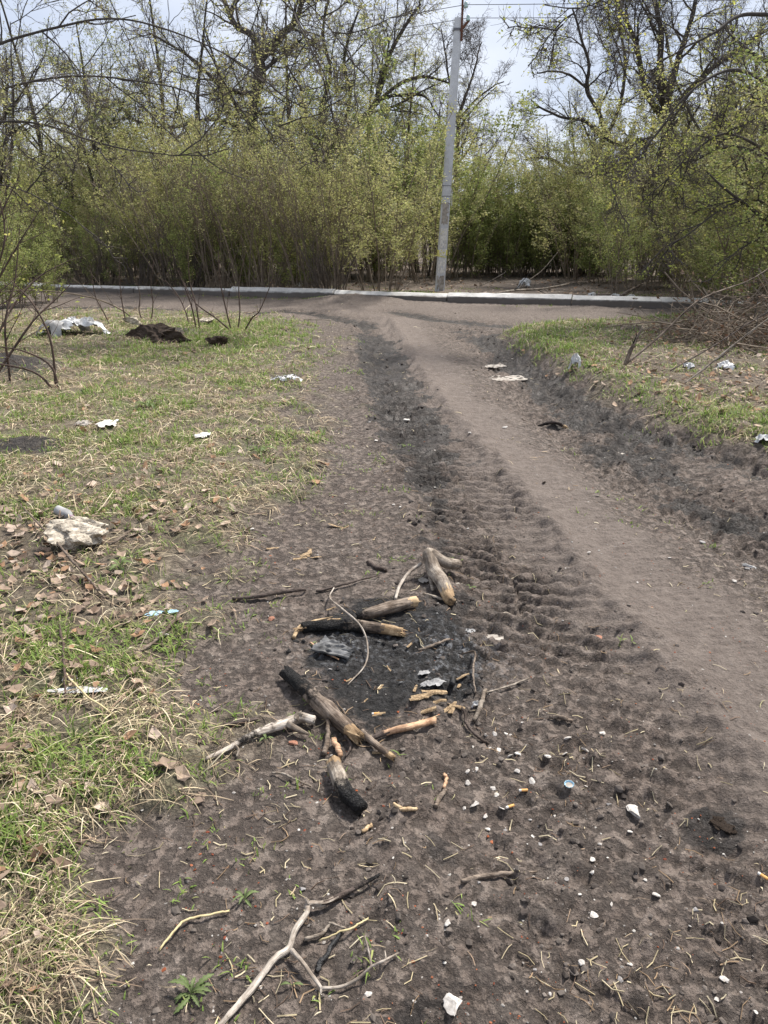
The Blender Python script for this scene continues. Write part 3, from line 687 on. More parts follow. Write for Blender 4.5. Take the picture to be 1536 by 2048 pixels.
for pts, r, lab, mt in (
    ([(656, 1440, .03), (655, 1470, .02), (648, 1508, .012)], [.009, .01, .011], 'thin frayed twig poking from beneath the charred log', 'logbark'),
    ([(668, 1480, .02), (674, 1495, .015), (681, 1512, .01)], [.011, .011, .009], 'short orange-brown splinter below the charred log', 'pinkwood'),
    ([(690, 1470, .014), (700, 1492, .012), (692, 1512, .01)], [.006, .005, .003], 'thin black twig beside the orange splinter', 'darkbark'),
    ([(466, 1198, .014), (520, 1192, .02), (562, 1184, .026), (610, 1179, .012)], [.009, .013, .014, .009], 'blackened crooked stick lying across straw above the fire', 'darkbark'),
    ([(634, 1182, .012), (690, 1168, .016), (760, 1150, .01)], [.009, .007, .003], 'thin black twig lying above the ash, tapering to a point', 'darkbark'),
    ([(735, 1124, .012), (752, 1134, .014), (772, 1141, .01)], [.013, .014, .01], 'short charred stub with a pale tip above the fire', 'darkbark'),
    ([(858, 1140, .03), (860, 1160, .02), (866, 1180, .012)], [.014, .016, .008], 'weathered silver-grey wood fragment under the forked log', 'greybark'),
    ([(848, 1188, .01), (880, 1198, .012), (912, 1205, .01)], [.007, .008, .007], 'grey twig crossing under the charred tip of the forked log', 'greybark'),
    ([(838, 1298, .01), (868, 1290, .016), (898, 1284, .01)], [.006, .007, .006], 'thin twig lying on the black ash', 'logbark'),
    ([(926, 1300, .012), (948, 1320, .02), (946, 1350, .016), (952, 1384, .01)], [.004, .005, .005, .003], 'thin kinked twig at the pale edge of the ash', 'logbark'),
    ([(974, 1386, .01), (1015, 1372, .012), (1057, 1357, .01)], [.003, .005, .004], 'thin tan twig lying from the ash toward the tyre tread', 'greybark'),
    ([(922, 1424, .012), (940, 1452, .014), (962, 1476, .01), (976, 1486, .008)], [.006, .006, .006, .005], 'crooked thin twig ending among the white stone chips', 'darkbark'),
    ([(948, 1440, .012), (962, 1420, .014), (970, 1396, .012)], [.009, .011, .008], 'short grey tapering twig beside the splintered chips', 'greybark'),
    ([(903, 1380, .012), (905, 1366, .014), (908, 1352, .012)], [.01, .012, .01], 'short black charred stub beside the grey foil', 'char'),
    ([(998, 1216, .01), (1014, 1226, .012), (1032, 1236, .01)], [.008, .009, .007], 'short pale stick lying in the tyre tread', 'greybark'),
    ([(872, 1612, .01), (880, 1596, .012), (890, 1580, .01)], [.008, .009, .008], 'short brown twig piece below the fire', 'logbark'),
    ([(888, 1575, .01), (890, 1560, .01), (889, 1549, .01)], [.006, .006, .006], 'tiny reddish broken stick end below the fire', 'pinkwood'),
    ([(788, 1609, .008), (808, 1618, .01), (832, 1617, .008)], [.006, .008, .006], 'flat pale wood splinter beside the burnt stump', 'wood'),
    ([(728, 1662, .008), (734, 1655, .008), (742, 1650, .008)], [.006, .007, .006], 'tiny pale wood peg below the burnt stump', 'wood'),
    ([(926, 1761, .01), (960, 1752, .012), (1000, 1748, .012), (1072, 1743, .006)], [.007, .008, .007, .003], 'bent tan twig on bare mud tapering to a dark tip', 'logbark'),
    ([(1100, 1434, .01), (1122, 1436, .012), (1142, 1442, .01)], [.008, .009, .008], 'short reddish stick lying on the tread clods', 'logbark'),
    ([(545, 1546, .008), (580, 1552, .01), (620, 1572, .008)], [.004, .004, .003], 'thin grey twig curving left of the burnt stump', 'greybark'),
    ([(270, 1308, .012), (320, 1275, .02), (365, 1222, .014)], [.006, .008, .009], 'straight brown stem lying diagonal in the straw by the pale pebble', 'logbark'),
    ([(40, 1010, .02), (110, 1080, .06), (170, 1150, .04), (208, 1195, .015)], [.006, .007, .007, .006], 'thin dry stem leaning across the rubble lump', 'logbark'),
    ([(220, 1090, .02), (240, 1076, .03), (268, 1056, .016)], [.006, .008, .006], 'short dry stick beside the rubble lump', 'logbark'),
    ([(130, 1400, .01), (128, 1320, .02), (120, 1250, .02)], [.005, .006, .006], 'thin dark upright weed stalk in the straw', 'darkstem'),
    ([(130, 1345, .02), (170, 1385, .03), (230, 1430, .012)], [.006, .007, .006], 'pale flat reed stem crossing the white plastic strip', 'straw_st'),
    ([(320, 1898, .008), (372, 1842, .014), (456, 1822, .01)], [.005, .006, .005], 'pale straw stalk bent in a corner on the mud', 'straw_st'),
    ([(640, 1880, .01), (690, 1860, .014), (735, 1838, .01)], [.004, .005, .004], 'pale split straw stalk near the foreground branch', 'straw_st'),
    ([(610, 1876, .008), (650, 1862, .012), (666, 1846, .014), (690, 1856, .01)], [.005, .005, .004, .003], 'small crooked grey twig beside the foreground branch', 'greybark'),
    ([(634, 1942, .008), (655, 1905, .012), (684, 1862, .01)], [.007, .007, .005], 'burnt black twig between arms of the foreground branch', 'char'),
):
    M.setdefault('straw_st', mat_noise('straw_stalk', (0.42, 0.34, 0.18), (0.62, 0.52, 0.3), 30, 0.7, 0.2, 0.002))
    n = 26; P = px_path(pts, n, 0.0012); R = (.5 if mt == 'straw_st' else .8) * np.interp(np.linspace(0, 1, n), np.linspace(0, 1, len(r)), r)
    o = P[n // 2].copy(); o[2] = hz(o[0], o[1]); V, D = log_arrays(P - o, R, 9, LR, 0.1, jag=(.006, .006))
    i = np.arange(n - 1)[:, None] * 9; q = np.arange(9)[None, :]; q2 = (q + 1) % 9
    Q = np.stack([i + q, i + q2, i + 9 + q2, i + 9 + q], -1).reshape(-1, 4); vv = np.vstack([V.reshape(-1, 3), V[0].mean(0), V[-1].mean(0)])
    T = [(n * 9, (j + 1) % 9, j) for j in range(9)] + [(n * 9 + 1, (n - 1) * 9 + j, (n - 1) * 9 + (j + 1) % 9) for j in range(9)]
    nm = 'splinter' if 'splinter' in lab or 'peg' in lab or 'fragment' in lab else 'stalk' if ('stalk' in lab or 'stem' in lab) else 'twig' if 'twig' in lab else 'stick'
    tag(ob(nm, mk(nm, vv, Q, T, M[mt], np.zeros((len(vv), 3)), True), None, tuple(o)), lab, nm)

# foreground pale forked branch
fb = log('forked_branch', 'long bare pale grey forked branch with a black tip on the foreground mud', 'branch',
    [(430, 2062, .014), (500, 1982, .02), (545, 1922, .022), (577, 1896, .024), (590, 1860, .03), (613, 1826, .034), (617, 1808, .036), (650, 1806, .028), (690, 1787, .018), (755, 1752, .012)], [.011, .012, .012, .013, .012, .011, .011, .012, .012, .007], 'palebark',
    [('bark', 0, .8, 'palebark'), ('charred_tip', .8, 1, 'darkbark')], [(0, 0), (.78, 0), (.9, .5), (1, .9)], 12, 90, .09, thick=.6,
    branches=[([(583, 1900, .024), (605, 1925, .02), (625, 1952, .016), (643, 1976, .01)], [.009, .008, .007, .006], 'palebark'),
              ([(643, 1976, .01), (680, 1974, .012), (715, 1958, .016), (742, 1934, .02), (770, 1920, .02), (796, 1906, .02)], [.006, .006, .006, .005, .004, .003], 'palebark'),
              ([(743, 1934, .02), (738, 1905, .025), (730, 1875, .03)], [.004, .004, .003], 'palebark'),
              ([(772, 1919, .02), (771, 1910, .022), (770, 1903, .024)], [.003, .003, .002], 'palebark'),
              ([(790, 1909, .02), (794, 1914, .018), (797, 1918, .016)], [.003, .002, .002], 'palebark'),
              ([(617, 1808, .036), (614, 1802, .04), (612, 1798, .042)], [.008, .007, .006], 'palebark'),
              ([(643, 1976, .01), (642, 1983, .009), (641, 1988, .008)], [.005, .004, .003], 'palebark')])
# stick on the track
log('rotten_stick', 'dark rotten split stick with a pale torn end lying on the wet track', 'stick', [(1078, 848, .02), (1105, 851, .03), (1132, 858, .022)], [.016, .03, .024], 'darkbark',
    [('bark', 0, .85, 'darkbark'), ('torn_end', .85, 1, 'wood')], [(0, .6), (.6, .4), (1, 0)], sides=10, n=30, amp=.14, sl=[(1, 8, .02, .1), (0, 5, .02, .06)])
# charred thin board
def board(name, label, px, size, rz, tilt, mat):
    p = G(*px, 0.02); m = MB(); r = np.random.default_rng(31); k = 10; g = []
    for a in range(k):
        for b in range(k):
            g.append(((a / (k - 1) - .5) * size[0] * (1 + .05 * r.normal()), (b / (k - 1) - .5) * size[1] * (1 - .5 * a / k) * (1 + .05 * r.normal()), .006 + .004 * r.normal()))
    g = np.array(g); Q = [(a * k + b, (a + 1) * k + b, (a + 1) * k + b + 1, a * k + b + 1) for a in range(k - 1) for b in range(k - 1)]
    m.add(g, Q); g2 = g.copy(); g2[:, 2] -= .008; m.add(g2, [q[::-1] for q in Q])
    rim = [a * k for a in range(k)] + [(k - 1) * k + b for b in range(1, k)] + [a * k + k - 1 for a in range(k - 2, -1, -1)] + [b for b in range(k - 2, 0, -1)]
    V = np.vstack([g[rim], g2[rim]]); n = len(rim); m.add(V, [(i, n + i, n + (i + 1) % n, (i + 1) % n) for i in range(n)])
    o = tag(ob(name, m.mesh(name, M[mat]), None, tuple(p)), label, 'board'); o.rotation_euler = (tilt, 0.06, rz); return o
board('charred_board', 'thin black charred board scrap with grey ash on it', (668, 1298), (.15, .1), -0.5, 0.1, 'ashboard')
log('board_edge_strip', 'thin reddish wood strip along the charred board scrap', 'strip', [(622, 1284, .012), (645, 1302, .014), (676, 1318, .01)], [.006, .007, .005], 'pinkwood', sides=6, n=14)

# splintered chips
CH = np.random.default_rng(17)
def chip_mesh(k):
    L = 1.0; V = []; n = 5
    for i in range(n):
        f = i / (n - 1); w = 0.16 * (1 - 0.6 * abs(f - .4)) * CH.uniform(.7, 1.2); th = 0.06 * CH.uniform(.6, 1.3)
        y = CH.normal() * .02; z = .03 * CH.normal()
        V += [(f - .5, y - w, z), (f - .5, y + w * CH.uniform(.6, 1), z + .01), (f - .5, y + w * .6, z + th), (f - .5, y - w * .7, z + th)]
    Q = [(i * 4 + j, i * 4 + (j + 1) % 4, i * 4 + 4 + (j + 1) % 4, i * 4 + 4 + j) for i in range(n - 1) for j in range(4)] + [(3, 2, 1, 0), (n * 4 - 4, n * 4 - 3, n * 4 - 2, n * 4 - 1)]
    return mk('wood_chip', V, Q, None, M['wood'], np.zeros((len(V), 3)))
chips = [chip_mesh(k) for k in range(6)]
def scatter_px(name, protos, items, label, cat, group, scale, rng, flat=1.0, sink=0.0, tilt=.15):
    for i, it in enumerate(items):
        u, v, s = it[:3]; a = it[3] if len(it) > 3 else rng.uniform(0, 6.28)
        p = G(u, v, 0.0); d = math.dist(p, (0, 0, CAM_H)); sz = s * d / FPX * scale
        o = ob(name, protos[rng.integers(len(protos))], None, (p[0], p[1], p[2] + sz * sink))
        o.scale = (sz, sz, sz * flat); o.rotation_euler = (rng.normal() * tilt, rng.normal() * tilt, a); tag(o, label, cat, group)
scatter_px('wood_chip', chips, [(838, 1398, 40, .3), (852, 1392, 60, .25), (868, 1386, 55, .35), (848, 1412, 50, .05), (870, 1405, 46, .2), (905, 1418, 44, 1.2), (912, 1414, 36, -.3), (892, 1420, 30, .8), (830, 1378, 26, 1.3), (832, 1396, 20, -.6), (925, 1362, 28, .4), (918, 1372, 22, 1.2)],
           'yellow splintered wood chip in the heap at the edge of the ash', 'wood chip', 'splintered chips at the edge of the ash', 1.0, CH, .9, .05)
scatter_px('wood_chip', chips, [(608, 1112, 34, .5), (618, 1108, 30, 1.5), (600, 1118, 28, .2), (545, 1098, 28, .6), (672, 1054, 32, -.3), (690, 1056, 18, .4), (632, 1118, 22, 0)],
           'pale wood chip lying above the fire near the grass edge', 'wood chip', 'chips above the fire', 1.0, CH, .8, .05)
scatter_px('wood_chip', chips, [(760, 1376, 24, 1.2), (758, 1430, 26, .15), (820, 1290, 22, .9), (662, 1218, 20, .2), (778, 1338, 18, 2), (700, 1358, 20, .7), (668, 1240, 26, .1), (760, 1506, 30, 0), (730, 1402, 16, .8)],
           'small wood sliver among the burnt logs', 'wood chip', 'slivers among the burnt logs', 1.0, CH, .8, .05)

# ------------------------------------------------------------------ stones
def stone_mesh(seed, mat, sub=2, cuts=11, name='stone'):
    import bmesh
    bm = bmesh.new(); bmesh.ops.create_icosphere(bm, subdivisions=sub, radius=.5)
    r = np.random.default_rng(seed); V = np.array([v.co[:] for v in bm.verts])
    for _ in range(cuts):
        nrm = unit(r.normal(size=3)); d = r.uniform(.16, .36); e = V @ nrm - d; V = V - np.clip(e, 0, None)[:, None] * nrm
    V = V * (1 + .04 * r.normal(size=(len(V), 1))) * r.uniform(.75, 1.1, 3); V[:, 2] *= .7
    T = np.array([[v.index for v in f.verts] for f in bm.faces]); bm.free()
    return mk(name, V, None, T, M[mat], None, False)
white = [stone_mesh(s, 'stone', name='white_stone') for s in range(6)]
grey = [stone_mesh(s + 40, 'greystone', name='grey_stone') for s in range(4)]
SR = np.random.default_rng(23)
wl = [(972, 1472, 14), (990, 1470, 12), (1012, 1468, 10), (980, 1496, 11), (996, 1504, 18), (1016, 1514, 18), (1038, 1508, 17), (1096, 1510, 18), (1132, 1488, 19), (1128, 1502, 17), (1168, 1500, 20), (1206, 1466, 17),
      (1034, 1542, 16), (1064, 1566, 16), (934, 1544, 13), (952, 1540, 16), (936, 1568, 14), (988, 1578, 12), (994, 1590, 16), (928, 1618, 12), (950, 1618, 24), (972, 1632, 13), (1002, 1618, 14), (974, 1658, 14), (1066, 1672, 12),
      (1172, 1570, 10), (1194, 1618, 12), (1258, 1664, 14), (1186, 1720, 18), (1184, 1740, 16), (1160, 1790, 14), (946, 1808, 14), (1186, 1832, 18), (1224, 1808, 10), (946, 1494, 9), (1044, 1448, 8), (1020, 1470, 8), (1110, 1620, 9)]
scatter_px('white_stone', white, wl, 'small white stone chip pressed into the mud below the fire', 'stone', 'white stone chips on the mud', 1.3, SR, .55, .02, .3)
ol = [(1310, 1790, 20), (1164, 1928, 18), (896, 1850, 20), (1450, 1962, 22), (1258, 1930, 16), (1290, 1760, 12), (734, 1990, 20), (829, 2004, 10), (655, 1788, 9), (522, 1975, 12), (427, 2023, 8), (1432, 2000, 14), (1510, 2030, 14), (1100, 1990, 10)]
scatter_px('pale_pebble', white, ol, 'pale pebble bedded in the foreground mud', 'stone', 'pale pebbles in the foreground', 1.05, SR, .6, .1)
fl = [(858, 1010, 12), (800, 1016, 10), (788, 1010, 10), (935, 1062, 9), (1176, 1106, 12), (1198, 1102, 9), (1275, 1166, 9), (742, 842, 14), (752, 882, 12), (815, 852, 22), (806, 848, 14), (940, 870, 12), (870, 902, 8), (1008, 856, 16), (690, 1008, 8), (1340, 1116, 9), (1470, 1164, 12), (870, 962, 8), (1025, 720, 10), (1010, 736, 10), (640, 760, 8), (580, 962, 10), (505, 1058, 14), (1050, 1036, 8)]
scatter_px('pale_pebble', white, fl, 'small pale pebble on the rutted track beyond the fire', 'stone', 'pebbles on the far track', 1.05, SR, .6, .1)
gl_ = [(958, 1766, 10), (1020, 1760, 9), (1060, 1640, 9), (606, 1780, 18), (1404, 1084, 16), (1496, 1138, 16), (1488, 1132, 10), (1218, 1610, 12), (1080, 1690, 13), (1132, 1760, 14), (1390, 1820, 16), (1240, 1960, 15), (1070, 1940, 12), (660, 1340, 12), (1010, 1660, 9)]
scatter_px('grey_pebble', grey, gl_, 'small grey pebble on the mud', 'stone', 'grey pebbles on the mud', 1.1, SR, .65, .1)
scatter_px('white_stone', [stone_mesh(77, 'stone', 3, 9, 'white_stone')], [(1266, 1628, 34, .4)], 'largest jagged white stone on the clods right of the bottle cap', 'stone', None, 1.15, SR, .8, .18)
scatter_px('white_stone', [stone_mesh(79, 'stone', 3, 9, 'white_stone')], [(910, 2012, 42, .2)], 'broad chalky white stone at the near end of the mud', 'stone', None, 1.1, SR, .5, .12)
scatter_px('pale_pebble', [stone_mesh(81, 'stone', 3, 6, 'pale_pebble')], [(328, 1272, 26, .2)], 'rounded cream pebble beside the straw edge', 'stone', None, 1.1, SR, .6, .15)
scatter_px('brick_crumb', [stone_mesh(83, 'brick', 2, 6, 'brick_crumb')], [(584, 1487, 26, .9)], 'flat orange brick crumb beside the knotty branch', 'brick crumb', None, 1.1, SR, .4, .1)
scatter_px('brick_crumb', [stone_mesh(84, 'brick', 2, 6, 'brick_crumb')], [(541, 1240, 16, .9)], 'tiny orange brick crumb by the grass above the ash', 'brick crumb', None, 1.1, SR, .6, .1)
scatter_px('brick_crumb', [stone_mesh(85, 'brick', 2, 6, 'brick_crumb')], [(1195, 1282, 26, .9)], 'flat pinkish brick crumb pressed into the smooth track', 'brick crumb', None, 1.0, SR, .3, .02)

# rubble lump, dark clods
def lump(name, label, cat, px, size, mat, seed, sub=4, amp=.14, sink=.3):
    me = stone_mesh(seed, mat, sub, 9, name); V = np.empty(len(me.vertices) * 3, np.float32); me.vertices.foreach_get('co', V); V = V.reshape(-1, 3)
    nz = fbm(V[:, 0] + V[:, 2] * 1.3, V[:, 1] - V[:, 2] * .7, 4, 4, seed); V *= (1 + amp * 1.6 * np.tanh(2 * nz))[:, None]
    me.vertices.foreach_set('co', V.ravel()); me.update()
    p = G(*px); o = ob(name, me, None, (p[0], p[1], p[2] + size[2] * sink)); o.scale = size; o.rotation_euler = (0, 0, seed * .7)
    return tag(o, label, cat)
lump('rubble_lump', 'knobbly pale concrete rubble lump lying in the straw', 'rubble', (165, 1085), (.33, .24, .24), 'rubble', 91, amp=.2)
lump('earth_clod', 'upright black earth clod beside the dug soil mound', 'clod', (432, 692), (.42, .34, .3), 'soil', 92, amp=.16, sink=.12)
lump('soil_mound', 'dug heap of dark brown crumbly soil on the left verge', 'soil mound', (318, 680), (1.5, .8, .5), 'soil', 98, amp=.18, sink=.06)
lump('earth_clod', 'black crumbly earth clod on the right-hand mud near the bank', 'clod', (1434, 1642), (.11, .09, .03), 'soil', 93, amp=.3, sink=.1)
lump('pale_boulder', 'low grassy grey stone behind the dug soil mound', 'stone', (265, 652), (.55, .3, .26), 'rubble', 94, amp=.1)
lump('pale_boulder', 'low pale stone at the foot of the bare thin shrub', 'stone', (418, 649), (.4, .3, .24), 'rubble', 95, amp=.12)
lump('mud_clod', 'small black clod on the smooth track', 'clod', (1089, 967), (.05, .04, .03), 'soil', 96, 3, .25)
lump('mud_clod', 'small black clod on the straw path', 'clod', (468, 1028), (.07, .05, .04), 'soil', 97, 3, .25)

# ------------------------------------------------------------------ litter
def crumple(name, label, cat, px, size, mat, seed, k=16, fold=.35, rz=0, lift=.005, hole=0.0, base=0):
    r = np.random.default_rng(seed); a = np.linspace(-.5, .5, k); X, Y = np.meshgrid(a, a)
    n1 = np.abs(fbm(X, Y, 2.6, 3, seed)) ; n2 = fbm(X, Y, 6, 2, seed + 3)
    edge = 1 - np.clip(np.maximum(np.abs(X), np.abs(Y)) * 2, 0, 1) ** 3
    Z = base * edge + fold * (.45 - n1) * (.5 + edge) + .08 * n2; Z = Z - Z.min()
    X = X * (1 + .2 * fbm(X, Y, 1.7, 2, seed + 5)) + .12 * n2; Y = Y + .15 * fbm(X, Y, 3, 2, seed + 7)
    if base: Z = Z * np.sqrt(np.clip(edge, 0, 1)) - .04
    V = np.stack([X.ravel() * size[0], Y.ravel() * size[1], Z.ravel() * size[2]], 1)
    A_ = np.arctan2(Y, X); out = np.hypot(X, Y) * 2 > .8 + .45 * gnoise(np.cos(A_) * 1.7, np.sin(A_) * 1.7 + seed, seed + 11)
    Q = [(i * k + j, i * k + j + 1, (i + 1) * k + j + 1, (i + 1) * k + j) for i in range(k - 1) for j in range(k - 1) if r.random() >= hole and not out[i:i + 2, j:j + 2].all()]
    p = G(*px); o = ob(name, mk(name, V, Q, None, M[mat], None, fold < .5), None, (p[0], p[1], p[2] + lift)); o.rotation_euler = (0, 0, rz)
    return tag(o, label, cat)
tarp = crumple('tarpaulin', 'crumpled white plastic sheet humped on the grass by the left bushes', 'plastic sheet', (150, 668), (1.1, .7, .24), 'plastic', 3, 30, 1.2, .1, .02, 0, .25)
crumple('cardboard_sheet', 'dirty grey sheet slumped at the near edge of the white plastic', 'sheet', (108, 672), (.5, .35, .3), 'greysheet', 5, 14, .3, .4, .02, 0, .6)
crumple('plastic_scrap', 'tangled shredded white plastic strips at the grass edge', 'plastic', (572, 764), (.34, .26, .12), 'plastic', 8, 22, .7, .2, .01, .42)
crumple('paper_scrap', 'torn white paper scrap in the grass left of the track', 'paper', (406, 873), (.14, .13, .06), 'paper', 9, 10, .6)
crumple('paper_scrap', 'larger pale paper scrap half buried in the left grass', 'paper', (215, 852), (.16, .2, .1), 'paper', 10, 10, .6)
crumple('paper_scrap', 'small dull paper scrap next to the half-buried one', 'paper', (168, 850), (.14, .14, .07), 'dirtypaper', 11, 10, .6)
crumple('paper_scrap', 'flattened pale cardboard trodden into the wet track', 'paper', (1012, 762), (.5, .36, .03), 'dirtypaper', 12, 14, .3, .2, .015, .1)
crumple('paper_scrap', 'small flat pale cardboard piece by the wet rut', 'paper', (990, 734), (.3, .22, .03), 'dirtypaper', 13, 12, .3, .6, .015, .1)
crumple('plastic_bag', 'white plastic bag standing crumpled on the grassy bank', 'plastic bag', (1150, 728), (.15, .15, .15), 'plastic', 14, 18, 1.1, 0, .0, 0, .35)
crumple('plastic_bag', 'white bag lying under the leaning branches', 'plastic bag', (1450, 737), (.22, .16, .1), 'plastic', 15, 14, .6, .3, 0, 0, .5)
crumple('plastic_bag', 'small white wrapper on leaf litter below the brush pile', 'wrapper', (1378, 736), (.15, .13, .08), 'plastic', 16, 12, .6, .7, 0, 0, .4)
crumple('plastic_bag', 'white bag dumped in the clearing beyond the kerb', 'plastic bag', (1050, 576), (.36, .34, .26), 'plastic', 18, 18, 1.1, .2, 0, 0, .3)
crumple('plastic_wrapper', 'pale blue-white wrapper at the near edge of the bank', 'wrapper', (1531, 868), (.14, .12, .08), 'plastic', 19, 10, .6, .2, 0, 0, .3)
for k, (u, v, s) in enumerate([(1232, 600, .22), (1262, 604, .26), (1185, 596, .18), (905, 598, .16), (1300, 608, .2), (600, 578, .25)]):
    crumple('litter_scrap', 'small white litter scrap dropped just behind the kerb', 'litter', (u, v - 6), (s, s, s * .6), 'plastic', 60 + k, 9, .6, k, 0, 0, .3)['group'] = 'litter behind the kerb'
crumple('plastic_strip', 'long white plastic strip in the straw', 'plastic', (156, 1386), (.2, .045, .02), 'plastic', 20, 12, .4, .05, .01)
crumple('foil_scrap', 'small bluish white scrap above the plastic strip', 'plastic', (140, 1364), (.05, .04, .04), 'plastic', 21, 8, .6)
crumple('blue_scrap', 'bright pale-blue plastic scrap in the straw', 'plastic', (346, 1226), (.045, .03, .02), 'blue', 22, 8, .5)
crumple('blue_scrap', 'dull blue torn film next to the bright blue scrap', 'plastic', (308, 1230), (.08, .05, .02), 'blue', 23, 8, .5, .3, .003, .45)
crumple('foil_scrap', 'wrinkled grey foil scrap lying on the ash', 'foil', (866, 1370), (.1, .045, .03), 'greysheet', 24, 14, .6, .35, .008)
crumple('foil_scrap', 'small grey burnt foil flake above the wrinkled foil', 'foil', (848, 1350), (.05, .03, .02), 'greysheet', 25, 8, .6, .2, .006)
crumple('foil_scrap', 'pale grey ash flake lying by the forked twig', 'ash flake', (940, 1272), (.05, .035, .02), 'greysheet', 26, 10, .6, .2, .006, .15)
crumple('tissue_scrap', 'small white tissue ball beside the tapering twig', 'tissue', (953, 1414), (.035, .03, .03), 'plastic', 27, 8, .6, 0, .004, 0, .4)
crumple('paper_scrap', 'yellowish paper flake on the wet track', 'paper', (1236, 902), (.12, .07, .03), 'dirtypaper', 28, 8, .5, .2, .01)
crumple('plastic_shard', 'grey bent plastic shard by the right edge of the track', 'plastic', (1497, 1136), (.07, .03, .03), 'greysheet', 29, 8, .5, -.7, .005)
crumple('dry_leaf', 'single large pale dry leaf right of the ash', 'leaf', (990, 1279), (.085, .06, .03), 'dirtypaper', 30, 10, .4, .2, .004)
crumple('dry_leaf', 'pale curled dry leaf under the bent twig', 'leaf', (846, 1162), (.05, .05, .03), 'dirtypaper', 31, 8, .4, .9, .004)
crumple('dry_leaf', 'pale oval dry leaf beside the forked log', 'leaf', (921, 1160), (.05, .03, .02), 'dirtypaper', 32, 8, .4, -.6, .004)
log('dry_cane', 'thin pale cane lying in the right grass by the cross track', 'stick', [(1095, 668, .03), (1125, 672, .035), (1145, 676, .03)], [.018, .02, .016], 'greybark', sides=8, n=14)
log('dry_cane', 'thin pale cane lying across the track below the kerb ramp', 'stick', [(608, 640, .02), (640, 639, .022), (662, 640, .02)], [.012, .014, .012], 'greybark', sides=8, n=14)

def bottle(name, label, px, L, r, rz, mat, capmat):
    p = G(*px); t = thing(name, label, 'bottle', (p[0], p[1], p[2] + r * .9)); t.rotation_euler = (0, math.pi / 2, rz)
    s = 18; th = np.arange(s) * 2 * math.pi / s; rr = np.random.default_rng(4)
    def lathe(pr, nm, mt, dent=0):
        V = []; 
        for k, (q, z) in enumerate(pr):
            for a in th: V.append((q * math.cos(a) * (1 + dent * math.sin(3 * a + z * 30)), q * math.sin(a) * (1 + dent * math.cos(2 * a + z * 40)), z))
        Q = [(i * s + j, i * s + (j + 1) % s, i * s + s + (j + 1) % s, i * s + s + j) for i in range(len(pr) - 1) for j in range(s)]
        ob(nm, mk(nm, V, Q, None, M[mt], None, True), t)
    lathe([(0.001, -L / 2), (r * .85, -L / 2), (r, -L * .47), (r * .96, -L * .2), (r, 0), (r * .97, L * .12), (r * .8, L * .24), (r * .45, L * .34), (r * .36, L * .38), (r * .36, L * .42)], 'body', mat, .08)
    lathe([(r * .4, L * .41), (r * .4, L * .5), (0.001, L * .5)], 'cap', capmat)
bottle('plastic_bottle', 'cloudy white crushed plastic bottle with purple cap above the rubble lump', (132, 1036), .17, .028, -0.75, 'greysheet', 'purple')

# cigarette ends and bottle cap
def cyl(r, L, s=10):
    th = np.arange(s) * 2 * math.pi / s; V = [(x, r * math.cos(a), r * math.sin(a)) for x in (-L / 2, L / 2) for a in th]
    V += [(-L / 2, 0, 0), (L / 2, 0, 0)]
    return V, [(j, (j + 1) % s, s + (j + 1) % s, s + j) for j in range(s)], [(2 * s, (j + 1) % s, j) for j in range(s)] + [(2 * s + 1, s + j, s + (j + 1) % s) for j in range(s)]
V, Q, T = cyl(.004, .019); fil = mk('filter', np.array(V) + [.009, 0, 0], Q, T, M['filter'], None, False)
V, Q, T = cyl(.0038, .007); pap = mk('paper_stub', np.array(V) + [-.004, 0, 0], Q, T, M['paper'], None, False)
for u, v, a, lab in ((748, 1430, .15, 'orange cigarette end among the burnt logs'), (1042, 1594, .05, 'orange cigarette end among the white stone chips'), (1519, 1762, -.9, 'orange cigarette end by the right-hand clods'), (1016, 1624, .4, 'stubby cigarette end beside a scorched clump of mud')):
    p = G(u, v); t = thing('cigarette_end', lab, 'cigarette end', (p[0], p[1], p[2] + .006), None, a); ob('filter', fil, t); ob('paper_stub', pap, t)
p = G(1138, 1572); s = 21; th = np.arange(s) * 2 * math.pi / s; V = []
for q, z, w in ((.001, .001, 0), (.0115, .001, 0), (.0125, .002, 0), (.0135, .006, .0008), (.0145, .0066, .0008)):
    for j, a in enumerate(th): V.append(((q + w * (-1) ** j) * math.cos(a), (q + w * (-1) ** j) * math.sin(a), z))
Q = [(i * s + j, i * s + (j + 1) % s, i * s + s + (j + 1) % s, i * s + s + j) for i in range(4) for j in range(s)]
t = thing('bottle_cap', 'upturned crimped pale blue bottle cap on the muddy tread', 'bottle cap', (p[0], p[1], p[2] + .004)); t.rotation_euler = (.1, -.08, .3)
ob('crimped_rim', mk('crimped_rim', V, Q, None, M['blue']), t)
V = [(.0105 * math.cos(a), .0105 * math.sin(a), .0022) for a in th] + [(0, 0, .0018)]
ob('liner', mk('liner', V, None, [(s, j, (j + 1) % s) for j in range(s)], M['dirtypaper']), t)

